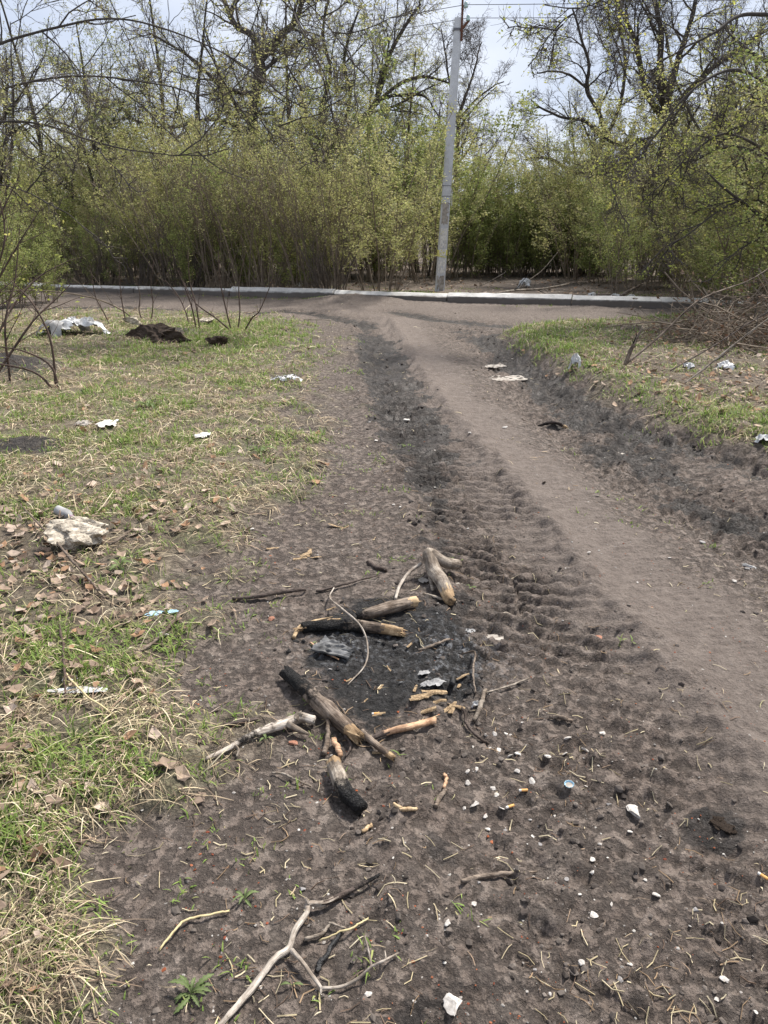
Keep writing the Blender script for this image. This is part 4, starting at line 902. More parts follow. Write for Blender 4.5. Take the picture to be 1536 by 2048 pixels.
# ------------------------------------------------------------------ ground cover (uncountable)
CR = np.random.default_rng(101)
def cand(n, y0, y1, spread=0.62, pad=0.8):
    y = y0 * (y1 / y0) ** CR.random(n); x = CR.uniform(-1, 1, n) * spread * (y + pad)
    return x, y
DARK = [(MOUNDS[i][0], MOUNDS[i][1], MOUNDS[i][2]) for i in (0, 2, 3)]
def off_mound(x, y):
    m = np.ones(len(x))
    for c, rx, ry in DARK: m = m * (1 - np.exp(-((x - c[0]) / rx) ** 4 - ((y - c[1] + .1) / ry) ** 4))
    return m
def green_mask(x, y, z):
    e1 = W(560, 665); e2 = W(1240, 830); e3 = W(1120, 700); e4 = W(980, 588)
    g = 0.17 + 0.95 * sstep(0.0, 0.4, fbm(x, y, 1.3, 3, 111)) * 0.6
    g = g + 0.9 * np.exp(-((x - e1[0]) / 1.6) ** 2 - ((y - e1[1]) / 2.6) ** 2) + 0.5 * np.exp(-((z['dr'] - .45) / .5) ** 2) * sstep(0.0, .12, z['dr'])
    g = g + 0.5 * np.exp(-((x - e3[0]) / 1.4) ** 2 - ((y - e3[1]) / 1.6) ** 2)
    g = g * (1 - 0.75 * z['lit'])
    return np.clip(g, 0, 1)

def straw():
    x, y = cand(130000, .75, 21); x2, y2 = cand(65000, 4, 14.5); x, y = np.concatenate([x, x2]), np.concatenate([y, y2]); z = zones(x, y)
    d = (0.95 * z['grass'] * (0.12 + 0.88 * sstep(-.2, .3, fbm(x, y, 3.2, 3, 113))) + 0.007 * (1 - z['grass']) * (1 - z['rut']) * (z['kd'] < -.3)) * off_mound(x, y)
    d = d * (1 - .55 * z['lit']) * (1 - .3 * z['gr'])
    k = CR.random(len(x)) < d; x, y = x[k], y[k]; n = len(x); g = z['grass'][k]
    L = (.022 + .115 * CR.random(n) ** 1.7) * (1 + .06 * y) * np.where(g > .4, 1, .38)
    base = fbm(x, y, .8, 2, 115) * 5; th = base + CR.normal(size=n) * 1.1
    curve = CR.normal(size=n) * .7
    m = 4; P = np.zeros((n, m, 3)); px, py = x.copy(), y.copy(); lift = CR.uniform(.002, .03, n) * np.where(g > .4, 1, .2) * (1 + .04 * y)
    up = np.where(CR.random(n) < .12, CR.uniform(.1, .6, n), 0) * (g > .5)
    for i in range(m):
        P[:, i, 0] = px; P[:, i, 1] = py; px = px + np.cos(th) * L / 3; py = py + np.sin(th) * L / 3; th = th + curve / 3
    hh = ground_z(P[..., 0].ravel(), P[..., 1].ravel()).reshape(n, m)
    f = np.linspace(0, 1, m)[None]
    P[..., 2] = hh + .004 + lift[:, None] * np.sin(f * 3.0) + up[:, None] * L[:, None] * f
    wd = CR.uniform(.0009, .0023, n) * (1 + .34 * y); Wd = wd[:, None] * np.array([.8, 1, .9, .35])[None]
    side = unit(np.stack([-np.sin(th), np.cos(th), CR.normal(size=n) * .5], 1))
    V, Q = ribbons(P, Wd, side)
    pal = np.array([(.52, .43, .28), (.42, .33, .22), (.62, .54, .38), (.28, .2, .14), (.34, .31, .17), (.2, .15, .11)])
    c = pal[CR.choice(6, n, p=[.2, .22, .16, .16, .1, .16])] * CR.uniform(.8, 1.25, (n, 1))
    tag(ob('dry_straw', mk('dry_straw', V, Q, None, M['straw'], np.repeat(c, 2 * m, 0))), 'matted dry straw lying over the grassy ground', 'straw', None, 'stuff')
straw()

def grass():
    x, y = cand(30000, .75, 22); x2, y2 = cand(3500, 18.5, 25.5); x3, y3 = cand(13000, 4, 14.5); x, y = np.concatenate([x, x2, x3]), np.concatenate([y, y2, y3]); z = zones(x, y)
    gm = green_mask(x, y, z)
    d = z['grass'] * gm * off_mound(x, y) + .012 * (1 - z['grass']) * (1 - z['sm']) * (1 - z['lug']) * (1 - z['rut']) * (y < 9) * (z['kd'] < 0)
    d = np.where((z['kd'] > .22) & (z['kd'] < 3.0), .75 * sstep(-.1, .25, fbm(x, y, .6, 2, 119)) * (1.2 - .35 * z['kd']), d)
    d = np.where((z['kd'] > -.5) & (z['kd'] < -.03), .55 * sstep(0, .3, fbm(x, y, .8, 2, 121)), d)
    k = CR.random(len(x)) < d * 1.25; x, y = x[k], y[k]; gm = gm[k]; g = z['grass'][k]; T = len(x)
    B = 11; n = T * B
    xx = np.repeat(x, B) + CR.normal(size=n) * .012 * (1 + .35 * np.repeat(y, B)); yy = np.repeat(y, B) + CR.normal(size=n) * .012 * (1 + .35 * np.repeat(y, B))
    th = CR.uniform(0, 6.28, n); lean = CR.uniform(.25, 1.3, n)
    L = CR.uniform(.018, .07, n) * np.repeat((.7 + .5 * gm) * np.where(g > .3, 1, .6) * CR.uniform(.6, 1.4, T), B) * (1 + .035 * yy)
    m = 4; P = np.zeros((n, m, 3)); P[:, 0] = np.stack([xx, yy, ground_z(xx, yy) - .004], 1)
    for i in range(1, m):
        a = lean * (.4 + .45 * i)
        P[:, i] = P[:, i - 1] + np.stack([np.cos(th) * np.sin(a), np.sin(th) * np.sin(a), np.maximum(np.cos(a), -.1)], 1) * (L / 3)[:, None]
    wd = CR.uniform(.0018, .004, n) * (1 + .2 * yy); Wd = wd[:, None] * np.array([.7, 1, .8, .08])[None]
    side = np.stack([-np.sin(th), np.cos(th), np.zeros(n)], 1)
    V, Q = ribbons(P, Wd, side)
    pal = np.array([(.19, .28, .065), (.25, .34, .085), (.15, .22, .05), (.34, .37, .13), (.4, .35, .18)])
    c = pal[CR.choice(5, n, p=[.3, .28, .2, .14, .08])] * CR.uniform(.75, 1.2, (n, 1))
    tag(ob('green_grass', mk('green_grass', V, Q, None, M['grass'], np.repeat(c, 2 * m, 0))), 'young green grass tufts growing through the straw', 'grass', None, 'stuff')
grass()

def leaf_litter():
    x, y = cand(26000, .9, 40, .66); z = zones(x, y)
    d = np.clip(z['lit'] * 1.0 + .09 * z['grass'] + .7 * z['far'], 0, 1) * off_mound(x, y)
    k = CR.random(len(x)) < d; x, y = x[k], y[k]; n = len(x)
    s = CR.uniform(.018, .045, n) * (1 + .05 * y); a = CR.uniform(0, 6.28, n); b = a + 1.57 + CR.normal(size=n) * .2
    ux = np.stack([np.cos(a), np.sin(a), CR.normal(size=n) * .35], 1); uy = np.stack([np.cos(b), np.sin(b), CR.normal(size=n) * .35], 1)
    c = np.stack([x, y, ground_z(x, y) + .008 + .014 * CR.random(n)], 1); up = np.array([0, 0, 1.])
    cu = CR.uniform(-.1, .4, n)[:, None]
    S = s[:, None]
    V = np.stack([c - ux * S * .6 + up * S * cu, c - ux * S * .15 - uy * S * .42 + up * S * cu * .6, c, c - ux * S * .15 + uy * S * .42 + up * S * cu * .7, c + ux * S * .35 - uy * S * .3 + up * S * cu * .4, c + ux * S * .7 + up * S * cu * 1.3, c + ux * S * .35 + uy * S * .3 + up * S * cu * .2], 1)
    q = np.array([(0, 1, 2, 3), (1, 4, 5, 2), (3, 2, 5, 6)]); Q = (q[None] + (np.arange(n) * 7)[:, None, None]).reshape(-1, 4)
    pal = np.array([(.36, .27, .2), (.27, .2, .15), (.44, .35, .28), (.2, .14, .1), (.33, .2, .12)]); C = pal[CR.integers(0, 5, n)] * CR.uniform(.7, 1.2, (n, 1))
    tag(ob('leaf_litter', mk('leaf_litter', V.reshape(-1, 3), Q, None, M['litter'], np.repeat(C, 7, 0))), 'carpet of curled brown dead leaves', 'dead leaves', None, 'stuff')
leaf_litter()

def clods():
    base = [stone_mesh(s + 200, 'soil', 1, 4) for s in range(3)]
    arr = []
    for me in base:
        V = np.empty(len(me.vertices) * 3, np.float32); me.vertices.foreach_get('co', V)
        T = np.array([p.vertices[:] for p in me.polygons]); arr.append((V.reshape(-1, 3), T)); bpy.data.meshes.remove(me)
    def put(n, dens, smin, smax, pal, name, label, cat, y1=16, mat='specks', flat=.7):
        x, y = cand(n, .75, y1); z = zones(x, y); k = CR.random(n) < dens(x, y, z); x, y = x[k], y[k]; n = len(x)
        s = smin + (smax - smin) * CR.random(n) ** 3; s = s * (1 + .1 * y); h = ground_z(x, y); mb = MB(); w = CR.integers(0, 3, n)
        for i, (V, T) in enumerate(arr):
            m = w == i; kk = m.sum()
            if not kk: continue
            a = CR.uniform(0, 6.28, kk); c, sn = np.cos(a), np.sin(a); sc = s[m][:, None] * CR.uniform(.6, 1.3, (kk, 3)); sc[:, 2] *= flat
            vx = V[None, :, 0] * sc[:, :1]; vy = V[None, :, 1] * sc[:, 1:2]
            X = np.stack([vx * c[:, None] - vy * sn[:, None] + x[m][:, None], vx * sn[:, None] + vy * c[:, None] + y[m][:, None], V[None, :, 2] * sc[:, 2:] + (h[m] + sc[:, 2] * .12)[:, None]], -1)
            C = np.repeat(np.array(pal)[CR.integers(0, len(pal), kk)] * CR.uniform(.7, 1.25, (kk, 1)), len(V), 0)
            mb.add(X.reshape(-1, 3), None, (T[None] + (np.arange(kk) * len(V))[:, None, None]).reshape(-1, 3), C)
        tag(ob(name, mb.mesh(name, M[mat])), label, cat, None, 'stuff')
    soil = [(.1, .084, .073), (.065, .053, .046), (.045, .037, .032), (.13, .11, .095)]
    put(30000, lambda x, y, z: np.clip(.65 * z['lug'] * .6 + .8 * z['rut'] + .8 * np.exp(-((np.abs(z['t1']) - z['w1'] * 1.1) / .1) ** 2) + .7 * np.exp(-((z['dr'] + .1) / .15) ** 2) + .06 * (1 - z['grass']), 0, 1) * (1 - .8 * z['sm']) * (z['kd'] < -.2) * sstep(-.4, .3, fbm(x, y, 3, 3, 131)),
        (.005), .03, soil, 'mud_crumbs', 'dark crumbs and clods of churned mud along the ruts', 'mud')
    put(26000, lambda x, y, z: z['ash'] * .5 * sstep(-.3, .4, fbm(x, y, 7, 2, 135)), .004, .026, [(.012, .011, .011), (.02, .019, .019), (.03, .028, .027), (.012, .011, .011), (.02, .019, .019), (.012, .012, .012), (.1, .1, .1)], 'charcoal_crumbs', 'black charcoal crumbs and ash flakes in the burnt patch', 'charcoal', 4.2, 'specks', .6)
    put(7000, lambda x, y, z: (1 - z['grass'] * .85) * (z['kd'] < -.2) * sstep(-.1, .35, fbm(x, y, 4, 3, 133)), .003, .011, [(.24, .07, .03), (.19, .055, .03), (.28, .1, .05)], 'fallen_catkins', 'rust-red fallen catkin scales strewn on the mud', 'catkins', 6, 'specks', .5)
    put(5000, lambda x, y, z: (1 - z['grass']) * (z['kd'] < -.2) * .8, .003, .012, [(.26, .24, .22), (.38, .36, .33), (.19, .17, .155)], 'fine_gravel', 'fine pale gravel grains in the mud', 'gravel', 12, 'specks', .5)
clods()

def bits():      # thin straw and needle scraps trodden into the mud
    x, y = cand(7500, .75, 9); z = zones(x, y); k = CR.random(len(x)) < (1 - z['grass']) * (1 - .75 * z['sm']) * (1 - .6 * z['rut']) * sstep(-.35, .4, fbm(x, y, 2.5, 3, 141))
    x, y = x[k], y[k]; n = len(x); a = CR.uniform(0, 6.28, n); L = CR.uniform(.01, .055, n)
    P = np.zeros((n, 3, 3))
    for i in range(3):
        P[:, i, 0] = x + np.cos(a) * L * i / 2; P[:, i, 1] = y + np.sin(a) * L * i / 2; a = a + CR.normal(size=n) * .25
    P[..., 2] = ground_z(P[..., 0].ravel(), P[..., 1].ravel()).reshape(n, 3) + .004
    R = np.repeat(CR.uniform(.0006, .0014, n)[:, None], 3, 1) * (1 + .12 * y)[:, None]; V, Q = tubes(P, R, 3)
    pal = np.array([(.5, .42, .26), (.3, .21, .13), (.16, .11, .08), (.58, .5, .34)]); c = pal[CR.integers(0, 4, n)]
    tag(ob('straw_scraps', mk('straw_scraps', V, Q, None, M['straw'], np.repeat(c, 9, 0))), 'short straw and twig scraps trodden into mud', 'straw', None, 'stuff')
bits()

# dandelion rosettes and seedlings
def leaf_blade(L, w, curl, teeth, seed):
    r = np.random.default_rng(seed); n = 13; V = []; 
    for i in range(n):
        f = i / (n - 1); ww = w * (math.sin(math.pi * min(1, f * .92 + .05)) ** .8) * (1 - teeth * (i % 2)) * (.35 + .65 * f)
        xx = L * f * (1 - .12 * f); z = curl * L * (f - 1.1 * f * f) + .004
        V += [(xx, -ww, z + ww * .35), (xx, 0, z), (xx, ww, z + ww * .35)]
    Q = [(i * 3 + j, i * 3 + 3 + j, i * 3 + 4 + j, i * 3 + 1 + j) for i in range(n - 1) for j in range(2)]
    c = np.repeat(np.array([[.11, .17, .045]]) * r.uniform(.8, 1.2), n * 3, 0); c[1::3] = (.2, .24, .11)
    return mk('leaf', V, Q, None, M['grass'], c)
def rosette(name, label, px, n, L, teeth, seed, cat='plant'):
    r = np.random.default_rng(seed); p = G(*px); t = thing(name, label, cat, tuple(p))
    for i in range(n):
        o = ob('leaf', leaf_blade(L * r.uniform(.65, 1.15), L * .13 * r.uniform(.8, 1.3), r.uniform(.5, 1.1), teeth, seed + i), t)
        o.rotation_euler = (r.normal() * .25, -r.uniform(.05, .6), i * 6.28 / n + r.normal() * .25)
rosette('dandelion_plant', 'green toothed dandelion rosette beside the foreground branch', (382, 1992), 11, .062, .45, 300)
rosette('seedling', 'tiny two-leaved green seedling right of the dandelion', (583, 1974), 2, .03, 0, 320)
rosette('dandelion_plant', 'small leafy weed in the mud above the foreground branch', (490, 1800), 7, .04, .4, 330)
rosette('dandelion_plant', 'leafy weed sprouting in straw left of the fire', (240, 1140), 7, .09, .2, 340)
rosette('dandelion_plant', 'broad-leaved weed at the left edge of the grass near the soil mound', (300, 815), 9, .2, .2, 350)
rosette('dandelion_plant', 'low leafy weed on the grass edge beside the track', (520, 910), 9, .14, .2, 360)
rosette('grass_sprig', 'small green sprig by the charred tip of the forked log', (939, 1176), 4, .035, 0, 370)
rosette('grass_sprig', 'green leafy sprig lying on the knotty branch', (532, 1482), 3, .045, 0, 380)

# ------------------------------------------------------------------ trees and shrubs
def kids(PP, PR, k, t0, t1, ang, lr, nseg, wob, up, rng, rr=.6, rmin=.003, taper=.3, lmin=0.0):
    B, n, _ = PP.shape; plen = np.linalg.norm(np.diff(PP, axis=1), axis=2).sum(1)
    t = t0 + (t1 - t0) * (np.arange(k)[None, :] + rng.random((B, k))) / k; t = t.ravel(); pi = np.repeat(np.arange(B), k)
    f = t * (n - 1); i = np.minimum(f.astype(int), n - 2); w = (f - i)[:, None]
    pos = PP[pi, i] * (1 - w) + PP[pi, i + 1] * w; tan = unit(PP[pi, i + 1] - PP[pi, i])
    r0 = np.maximum((PR[pi, i] * (1 - w[:, 0]) + PR[pi, i + 1] * w[:, 0]) * rr * rng.uniform(.7, 1.1, len(t)), rmin)
    keep = rng.random(len(t)) < np.clip(plen[pi] / np.percentile(plen, 75), .12, 1) ** 1.2
    pi, pos, tan, r0, t = pi[keep], pos[keep], tan[keep], r0[keep], t[keep]
    perp = unit(np.cross(tan, rng.normal(size=(len(t), 3)))); a = rng.uniform(ang[0], ang[1], len(t))[:, None]
    d = unit(np.cos(a) * tan + np.sin(a) * perp)
    L = np.maximum(lr * plen[pi] * (1 - .45 * t) * rng.uniform(.55, 1.2, len(t)), lmin)
    P = np.zeros((len(t), nseg + 1, 3)); P[:, 0] = pos
    for s in range(nseg):
        d = unit(d + rng.normal(size=d.shape) * wob + np.array([0, 0, up])); P[:, s + 1] = P[:, s] + d * (L / nseg)[:, None]
    R = r0[:, None] * np.linspace(1, taper, nseg + 1)[None]; R = np.maximum(R, rmin * .6)
    return P, R

PAL_YG = np.array([(.42, .42, .16), (.36, .37, .14), (.48, .46, .21), (.38, .4, .15), (.44, .4, .19)])
PAL_G = np.array([(.27, .32, .1), (.33, .36, .12), (.21, .26, .08), (.38, .39, .15)])
PAL_Y = np.array([(.48, .5, .12), (.4, .44, .1), (.55, .52, .15), (.36, .4, .1)])
def put_leaves(P, per, size, rng, pal, spread=.03, cl=3):
    B, n, _ = P.shape; m = int(B * per); b = rng.integers(0, B, m); f = rng.uniform(.25, 1, m) * (n - 1); i = np.minimum(f.astype(int), n - 2); w = (f - i)[:, None]
    C = P[b, i] * (1 - w) + P[b, i + 1] * w; C = np.repeat(C, cl, 0) + rng.normal(size=(m * cl, 3)) * spread
    V, Q = leaves(C, size, rng); c = np.repeat(pal[rng.integers(0, len(pal), m)] * rng.uniform(.75, 1.2, (m, 1)), cl, 0)
    return V, Q, np.repeat(c, 4, 0)

def tree_parts(limbs, rng, k=(9, 9, 8, 6), leaf=None, bark='bark', twig='twig', ang=(.5, 1.15), wob=(.16, .2, .22, .2), up=(.06, .05, .04, .02), lr=(.6, .58, .62, .65), t0=.25, twr=.0038):
    """limbs: list of (points, radii); the first is the trunk. Returns meshes for trunk, limb list, branches, twigs, foliage"""
    n = 14; L0 = []; R0 = []; tm = []
    for j, (p, r) in enumerate(limbs):
        P = smooth_line(p, n); w = np.cumsum(rng.normal(size=(n, 3)) * .02, 0); w[0] = 0; P = P + w * np.linspace(0, 1, n)[:, None]
        R = np.interp(np.linspace(0, 1, n), np.linspace(0, 1, len(r)), r); L0.append(P); R0.append(R)
        P2 = smooth_line(P, 40); R2 = np.interp(np.linspace(0, 1, 40), np.linspace(0, 1, n), R)
        V, _ = log_arrays(P2, R2, 12, rng, .07)
        i = np.arange(39)[:, None] * 12; q = np.arange(12)[None, :]; q2 = (q + 1) % 12
        tm.append(mk('trunk' if j == 0 else 'limb', V.reshape(-1, 3), np.stack([i + q, i + q2, i + 12 + q2, i + 12 + q], -1).reshape(-1, 4), None, M[bark], None, True))
    PP = np.array(L0); PR = np.array(R0)
    A, AR = kids(PP, PR, k[0], t0, 1, ang, lr[0], 6, wob[0], up[0], rng, .55, .012)
    Bp, BR = kids(A, AR, k[1], .2, 1, ang, lr[1], 5, wob[1], up[1], rng, .6, .008)
    Cp, CRr = kids(Bp, BR, k[2], .15, 1, ang, lr[2], 4, wob[2], up[2], rng, .6, .0055)
    Dp, DR = kids(Cp, CRr, k[3], .15, 1, ang, lr[3], 2, wob[3], up[3], rng, .7, twr, lmin=.22)
    mb = MB(); mb.add(*tubes(A, AR, 6)); mb.add(*tubes(Bp, BR, 4)); br = mb.mesh('branches', M[bark])
    mb = MB(); mb.add(*tubes(Cp, CRr, 3)); mb.add(*tubes(Dp, DR, 3)); tw = mb.mesh('twigs', M[twig])
    fo = None
    if leaf:
        per, size, pal, cl = leaf; V, Q, c = put_leaves(Dp, per, size, rng, pal, size * .5, cl); fo = mk('foliage', V, Q, None, M['leaf'], c)
    return tm, br, tw, fo
def tree(name, label, limbs, rng, group=None, rs=.72, **kw):
    base = np.array(limbs[0][0][0], float); base[2] = hz(base[0], base[1]) - .05
    lm = [(np.array(p, float) - base, [q * rs for q in r]) for p, r in limbs]; lm[0][0][0][2] = -.05
    t = thing(name, label, 'tree', tuple(base), group); tm, br, tw, fo = tree_parts(lm, rng, **kw)
    for m in tm: ob(m.name.split('.')[0], m, t)
    for m, nm in ((br, 'branches'), (tw, 'twigs'), (fo, 'foliage')):
        if m: ob(nm, m, t)['kind'] = 'stuff'
    return t
def LP(Y, *pts): return [P3(u, v, Y + (p[0] if p else 0)) for u, v, *p in pts]

TR_ = np.random.default_rng(500)
# tree with the forked trunk behind the left of the kerb
tree('forked_tree', 'dark-trunked tree forking high above the left thicket', [
    (LP(26.5, (470, 575), (482, 430), (500, 300), (512, 190), (522, 110)), [.3, .26, .23, .21, .19]),
    (LP(26.5, (522, 112), (505, 70), (470, 40), (440, -40), (400, -140)), [.15, .13, .11, .08, .05]),
    (LP(26.5, (522, 112), (560, 70), (590, 45), (610, -20), (650, -120)), [.15, .13, .11, .09, .05]),
    (LP(26.5, (512, 190), (440, 170), (380, 110), (300, 60)), [.11, .09, .06, .04]),
    (LP(26.5, (505, 260), (420, 240), (330, 260), (250, 240)), [.1, .07, .05, .03])], TR_, leaf=(.5, .055, PAL_YG, 2), t0=.35)
# rounded spreading tree in the middle
tree('spreading_tree', 'spreading dark tree with arching boughs left of the concrete pole', [
    (LP(28, (655, 575), (660, 470), (665, 380), (662, 300)), [.24, .22, .2, .18]),
    (LP(28, (662, 302), (700, 262), (745, 215), (770, 150), (790, 95), (840, 20)), [.16, .14, .12, .1, .08, .05]),
    (LP(28, (745, 215), (790, 175), (840, 155), (905, 165)), [.1, .08, .07, .04]),
    (LP(28, (755, 200), (800, 188), (850, 190), (880, 230)), [.08, .07, .05, .03]),
    (LP(28, (662, 302), (640, 230), (660, 150), (645, 60), (670, -40)), [.12, .1, .08, .06, .04]),
    (LP(28, (664, 300), (700, 200), (690, 110), (720, 20)), [.1, .08, .06, .04]),
    (LP(28, (662, 320), (620, 250), (600, 180), (560, 130)), [.09, .07, .05, .03])], TR_, k=(9, 9, 8, 6), leaf=(.5, .055, PAL_YG, 2), t0=.3)
# low crooked trunk under the shrubs
tree('crooked_tree', 'low crooked black tree bending over within the thicket by the pole', [
    (LP(25.5, (700, 582), (690, 520), (680, 465), (700, 430), (735, 400)), [.16, .14, .13, .12, .1]),
    (LP(25.5, (735, 400), (775, 392), (820, 402), (868, 432)), [.1, .08, .07, .04]),
    (LP(25.5, (690, 470), (650, 455), (620, 452), (590, 400)), [.09, .07, .05, .03]),
    (LP(25.5, (820, 402), (850, 450), (860, 520), (850, 580)), [.06, .05, .05, .04])], TR_, k=(6, 6, 6, 4), leaf=(1.0, .05, PAL_YG, 2), t0=.2, lr=(.6, .5, .5, .55))
# far small tree right of the pole
tree('bare_tree', 'pale leafless rounded tree far behind the concrete pole', [
    (LP(38, (905, 540), (910, 420), (915, 320), (918, 230)), [.2, .18, .15, .12]),
    (LP(38, (918, 232), (935, 180), (950, 130), (960, 80)), [.09, .07, .05, .03]),
    (LP(38, (918, 240), (950, 200), (985, 175), (1005, 165)), [.08, .06, .04, .03]),
    (LP(38, (916, 250), (900, 180), (890, 120), (880, 60)), [.08, .06, .05, .03])], TR_, k=(9, 9, 8, 6), t0=.3, twr=.006)
# bare tree right of the sky gap
tree('bare_tree', 'bare winding-limbed tree on the clearing side of the sky gap', [
    (LP(29, (1190, 575), (1195, 470), (1200, 400), (1195, 330), (1210, 270)), [.2, .18, .16, .14, .12]),
    (LP(29, (1210, 272), (1200, 230), (1175, 180), (1180, 130), (1165, 80), (1150, 20)), [.11, .1, .085, .07, .06, .04]),
    (LP(29, (1207, 280), (1170, 242), (1130, 238), (1090, 225), (1062, 208)), [.09, .075, .06, .05, .03]),
    (LP(29, (1195, 345), (1150, 345), (1110, 322), (1080, 315), (1055, 320)), [.09, .08, .07, .06, .04]),
    (LP(29, (1210, 280), (1240, 210), (1250, 130), (1240, 50), (1260, -30)), [.1, .08, .07, .05, .03]),
    (LP(29, (1178, 180), (1140, 150), (1110, 145), (1080, 150)), [.06, .05, .04, .03]),
    (LP(29, (1200, 390), (1150, 370), (1110, 350), (1085, 362)), [.08, .06, .05, .03])], TR_, k=(9, 9, 8, 6), t0=.2, leaf=(.06, .045, PAL_YG, 2), twr=.005)
# tall dark tree
tree('tall_dark_tree', 'tall dark multi-limbed tree rising behind the brush pile', [
    (LP(25, (1335, 580), (1335, 450), (1330, 340), (1335, 250), (1328, 190)), [.3, .26, .24, .22, .2]),
    (LP(25, (1328, 192), (1322, 130), (1325, 60), (1310, -20), (1320, -120)), [.15, .12, .1, .08, .05]),
    (LP(25, (1332, 220), (1350, 140), (1380, 60), (1400, -40)), [.15, .12, .1, .06]),
    (LP(25, (1335, 230), (1390, 170), (1450, 120), (1540, 60)), [.14, .11, .09, .06]),
    (LP(25, (1334, 250), (1290, 180), (1270, 90), (1230, 10), (1210, -50)), [.13, .11, .08, .06, .04]),
    (LP(25, (1335, 290), (1400, 270), (1460, 210), (1530, 180)), [.12, .1, .07, .05]),
    (LP(25, (1332, 320), (1280, 280), (1230, 290), (1190, 250)), [.1, .08, .06, .04])], TR_, k=(9, 9, 8, 6), leaf=(.07, .05, PAL_YG, 2), t0=.25)
# near maple at the right edge
tree('young_maple', 'near maple at the right edge with drooping budding boughs', [
    (LP(13.2, (1585, 640), (1580, 480), (1570, 300), (1560, 120), (1555, -60), (1560, -250)), [.15, .14, .12, .11, .1, .06]),
    (LP(13, (1560, 30, .2), (1480, 30), (1430, 60, -.2), (1370, 90, -.3), (1320, 110, -.4)), [.06, .05, .035, .025, .012]),
    (LP(13, (1570, 190, .2), (1480, 140), (1400, 165, -.2), (1330, 240, -.4), (1270, 320, -.6), (1210, 370, -.7)), [.06, .05, .035, .025, .018, .01]),
    (LP(13, (1572, 340, .2), (1500, 280), (1440, 270, -.2), (1360, 330, -.4), (1290, 400, -.6)), [.05, .04, .03, .02, .012]),
    (LP(13, (1577, 450, .2), (1510, 400), (1440, 420, -.2), (1360, 480, -.5), (1290, 530, -.8)), [.05, .04, .03, .02, .01]),
    (LP(13, (1556, -80, .2), (1400, -120, -.3), (1280, -60, -.6), (1220, -10, -.8), (1160, 20, -.9), (1120, 60, -.9)), [.06, .05, .03, .02, .01, .006]),
    (LP(13, (1580, 520, .2), (1520, 480, -.3), (1470, 500, -.6), (1410, 560, -1)), [.04, .03, .02, .01])], TR_,
    rs=.5, k=(11, 8, 6, 5), leaf=(.36, .046, PAL_Y, 3), t0=.2, lr=(.34, .45, .5, .5), up=(-.02, -.02, .02, .02), twr=.003)
# near tree off the left edge with boughs over the grass
tree('leaning_maple', 'near maple beyond the left edge whose budding boughs hang across', [
    (LP(12.5, (-190, 640), (-200, 450), (-190, 250), (-150, 60), (-120, -150)), [.15, .14, .13, .11, .08]),
    (LP(12.5, (-190, 250), (-60, 120, -.2), (80, 60, -.3), (240, 40, -.4), (400, 90, -.5), (520, 160, -.5)), [.07, .055, .045, .035, .025, .012]),
    (LP(12.5, (-160, 100), (0, -60, .2), (200, -120, .4), (420, -90, .5), (590, -20, .4), (670, 50, .3), (715, 110, .3)), [.07, .06, .05, .04, .03, .02, .008]),
    (LP(12.5, (-200, 350), (-80, 260, -.3), (60, 240, -.5), (200, 280, -.6), (330, 300, -.7), (450, 280, -.7)), [.06, .05, .04, .03, .02, .01]),
    (LP(12.5, (-200, 430), (-100, 370, -.3), (20, 380, -.5), (130, 430, -.7), (220, 500, -.9)), [.05, .04, .03, .02, .01]),
    (LP(12.5, (-150, 60), (60, -140, -.2), (300, -200, -.3), (520, -60, -.4), (600, 60, -.4), (640, 150, -.4)), [.06, .05, .04, .03, .018, .008]),
    (LP(12.5, (-195, 300), (-60, 200, .6), (140, 150, .9), (330, 170, 1.0), (500, 230, 1.0), (640, 300, 1.0)), [.06, .05, .04, .03, .02, .008])], TR_,
    rs=.36, k=(11, 8, 6, 5), leaf=(.5, .045, PAL_YG, 3), t0=.2, lr=(.3, .42, .5, .5), up=(-.02, -.01, .02, .02), twr=.003)

def shrub_mesh(seed, H, R, nst, leafn, pal, size, stem='stem', bare=.12, k=(9, 7), cl=2):
    r = np.random.default_rng(seed); n = 9; a = r.uniform(0, 6.28, nst); q = R * .32 * np.sqrt(r.random(nst)); P = np.zeros((nst, n, 3)); P[:, 0, :2] = np.stack([np.cos(a) * q, np.sin(a) * q], 1); P[:, 0, 2] = -.08
    d = unit(np.stack([np.cos(a) * r.uniform(.02, .38, nst), np.sin(a) * r.uniform(.02, .38, nst), np.ones(nst)], 1)); L = H * r.uniform(.6, 1.08, nst)
    for s in range(n - 1):
        d = unit(d + r.normal(size=d.shape) * .085 + np.stack([np.cos(a), np.sin(a), 0 * a], 1) * .02); P[:, s + 1] = P[:, s] + d * (L / (n - 1))[:, None]
    Rr = r.uniform(.01, .026, nst)[:, None] * np.linspace(1, .25, n)[None] * (H / 4.5) ** .5
    A, AR = kids(P, Rr, k[0], bare, 1, (.4, .95), .36, 4, .14, .08, r, .6, .005)
    B, BR = kids(A, AR, k[1], .15, 1, (.4, 1.0), .45, 2, .15, .06, r, .7, .0035)
    mb = MB(); mb.add(*tubes(P, Rr, 5)); st = mb.mesh('stems', M[stem])
    mb = MB(); mb.add(*tubes(A, AR, 3)); mb.add(*tubes(B, BR, 3)); tw = mb.mesh('twigs', M[stem])
    fo = None
    if leafn:
        V, Q, c = put_leaves(B, leafn / len(B) / cl, size, r, pal, size * .8, cl); fo = mk('foliage', V, Q, None, M['leaf'], c)
    return st, tw, fo
def shrub(name, label, cat, ms, loc, s, rz, group):
    t = thing(name, label, cat, loc, group, rz); t.scale = s
    for m, nm in zip(ms, ('stems', 'twigs', 'foliage')):
        if m: ob(nm, m, t)['kind'] = 'stuff'
    return t
SH = np.random.default_rng(600)
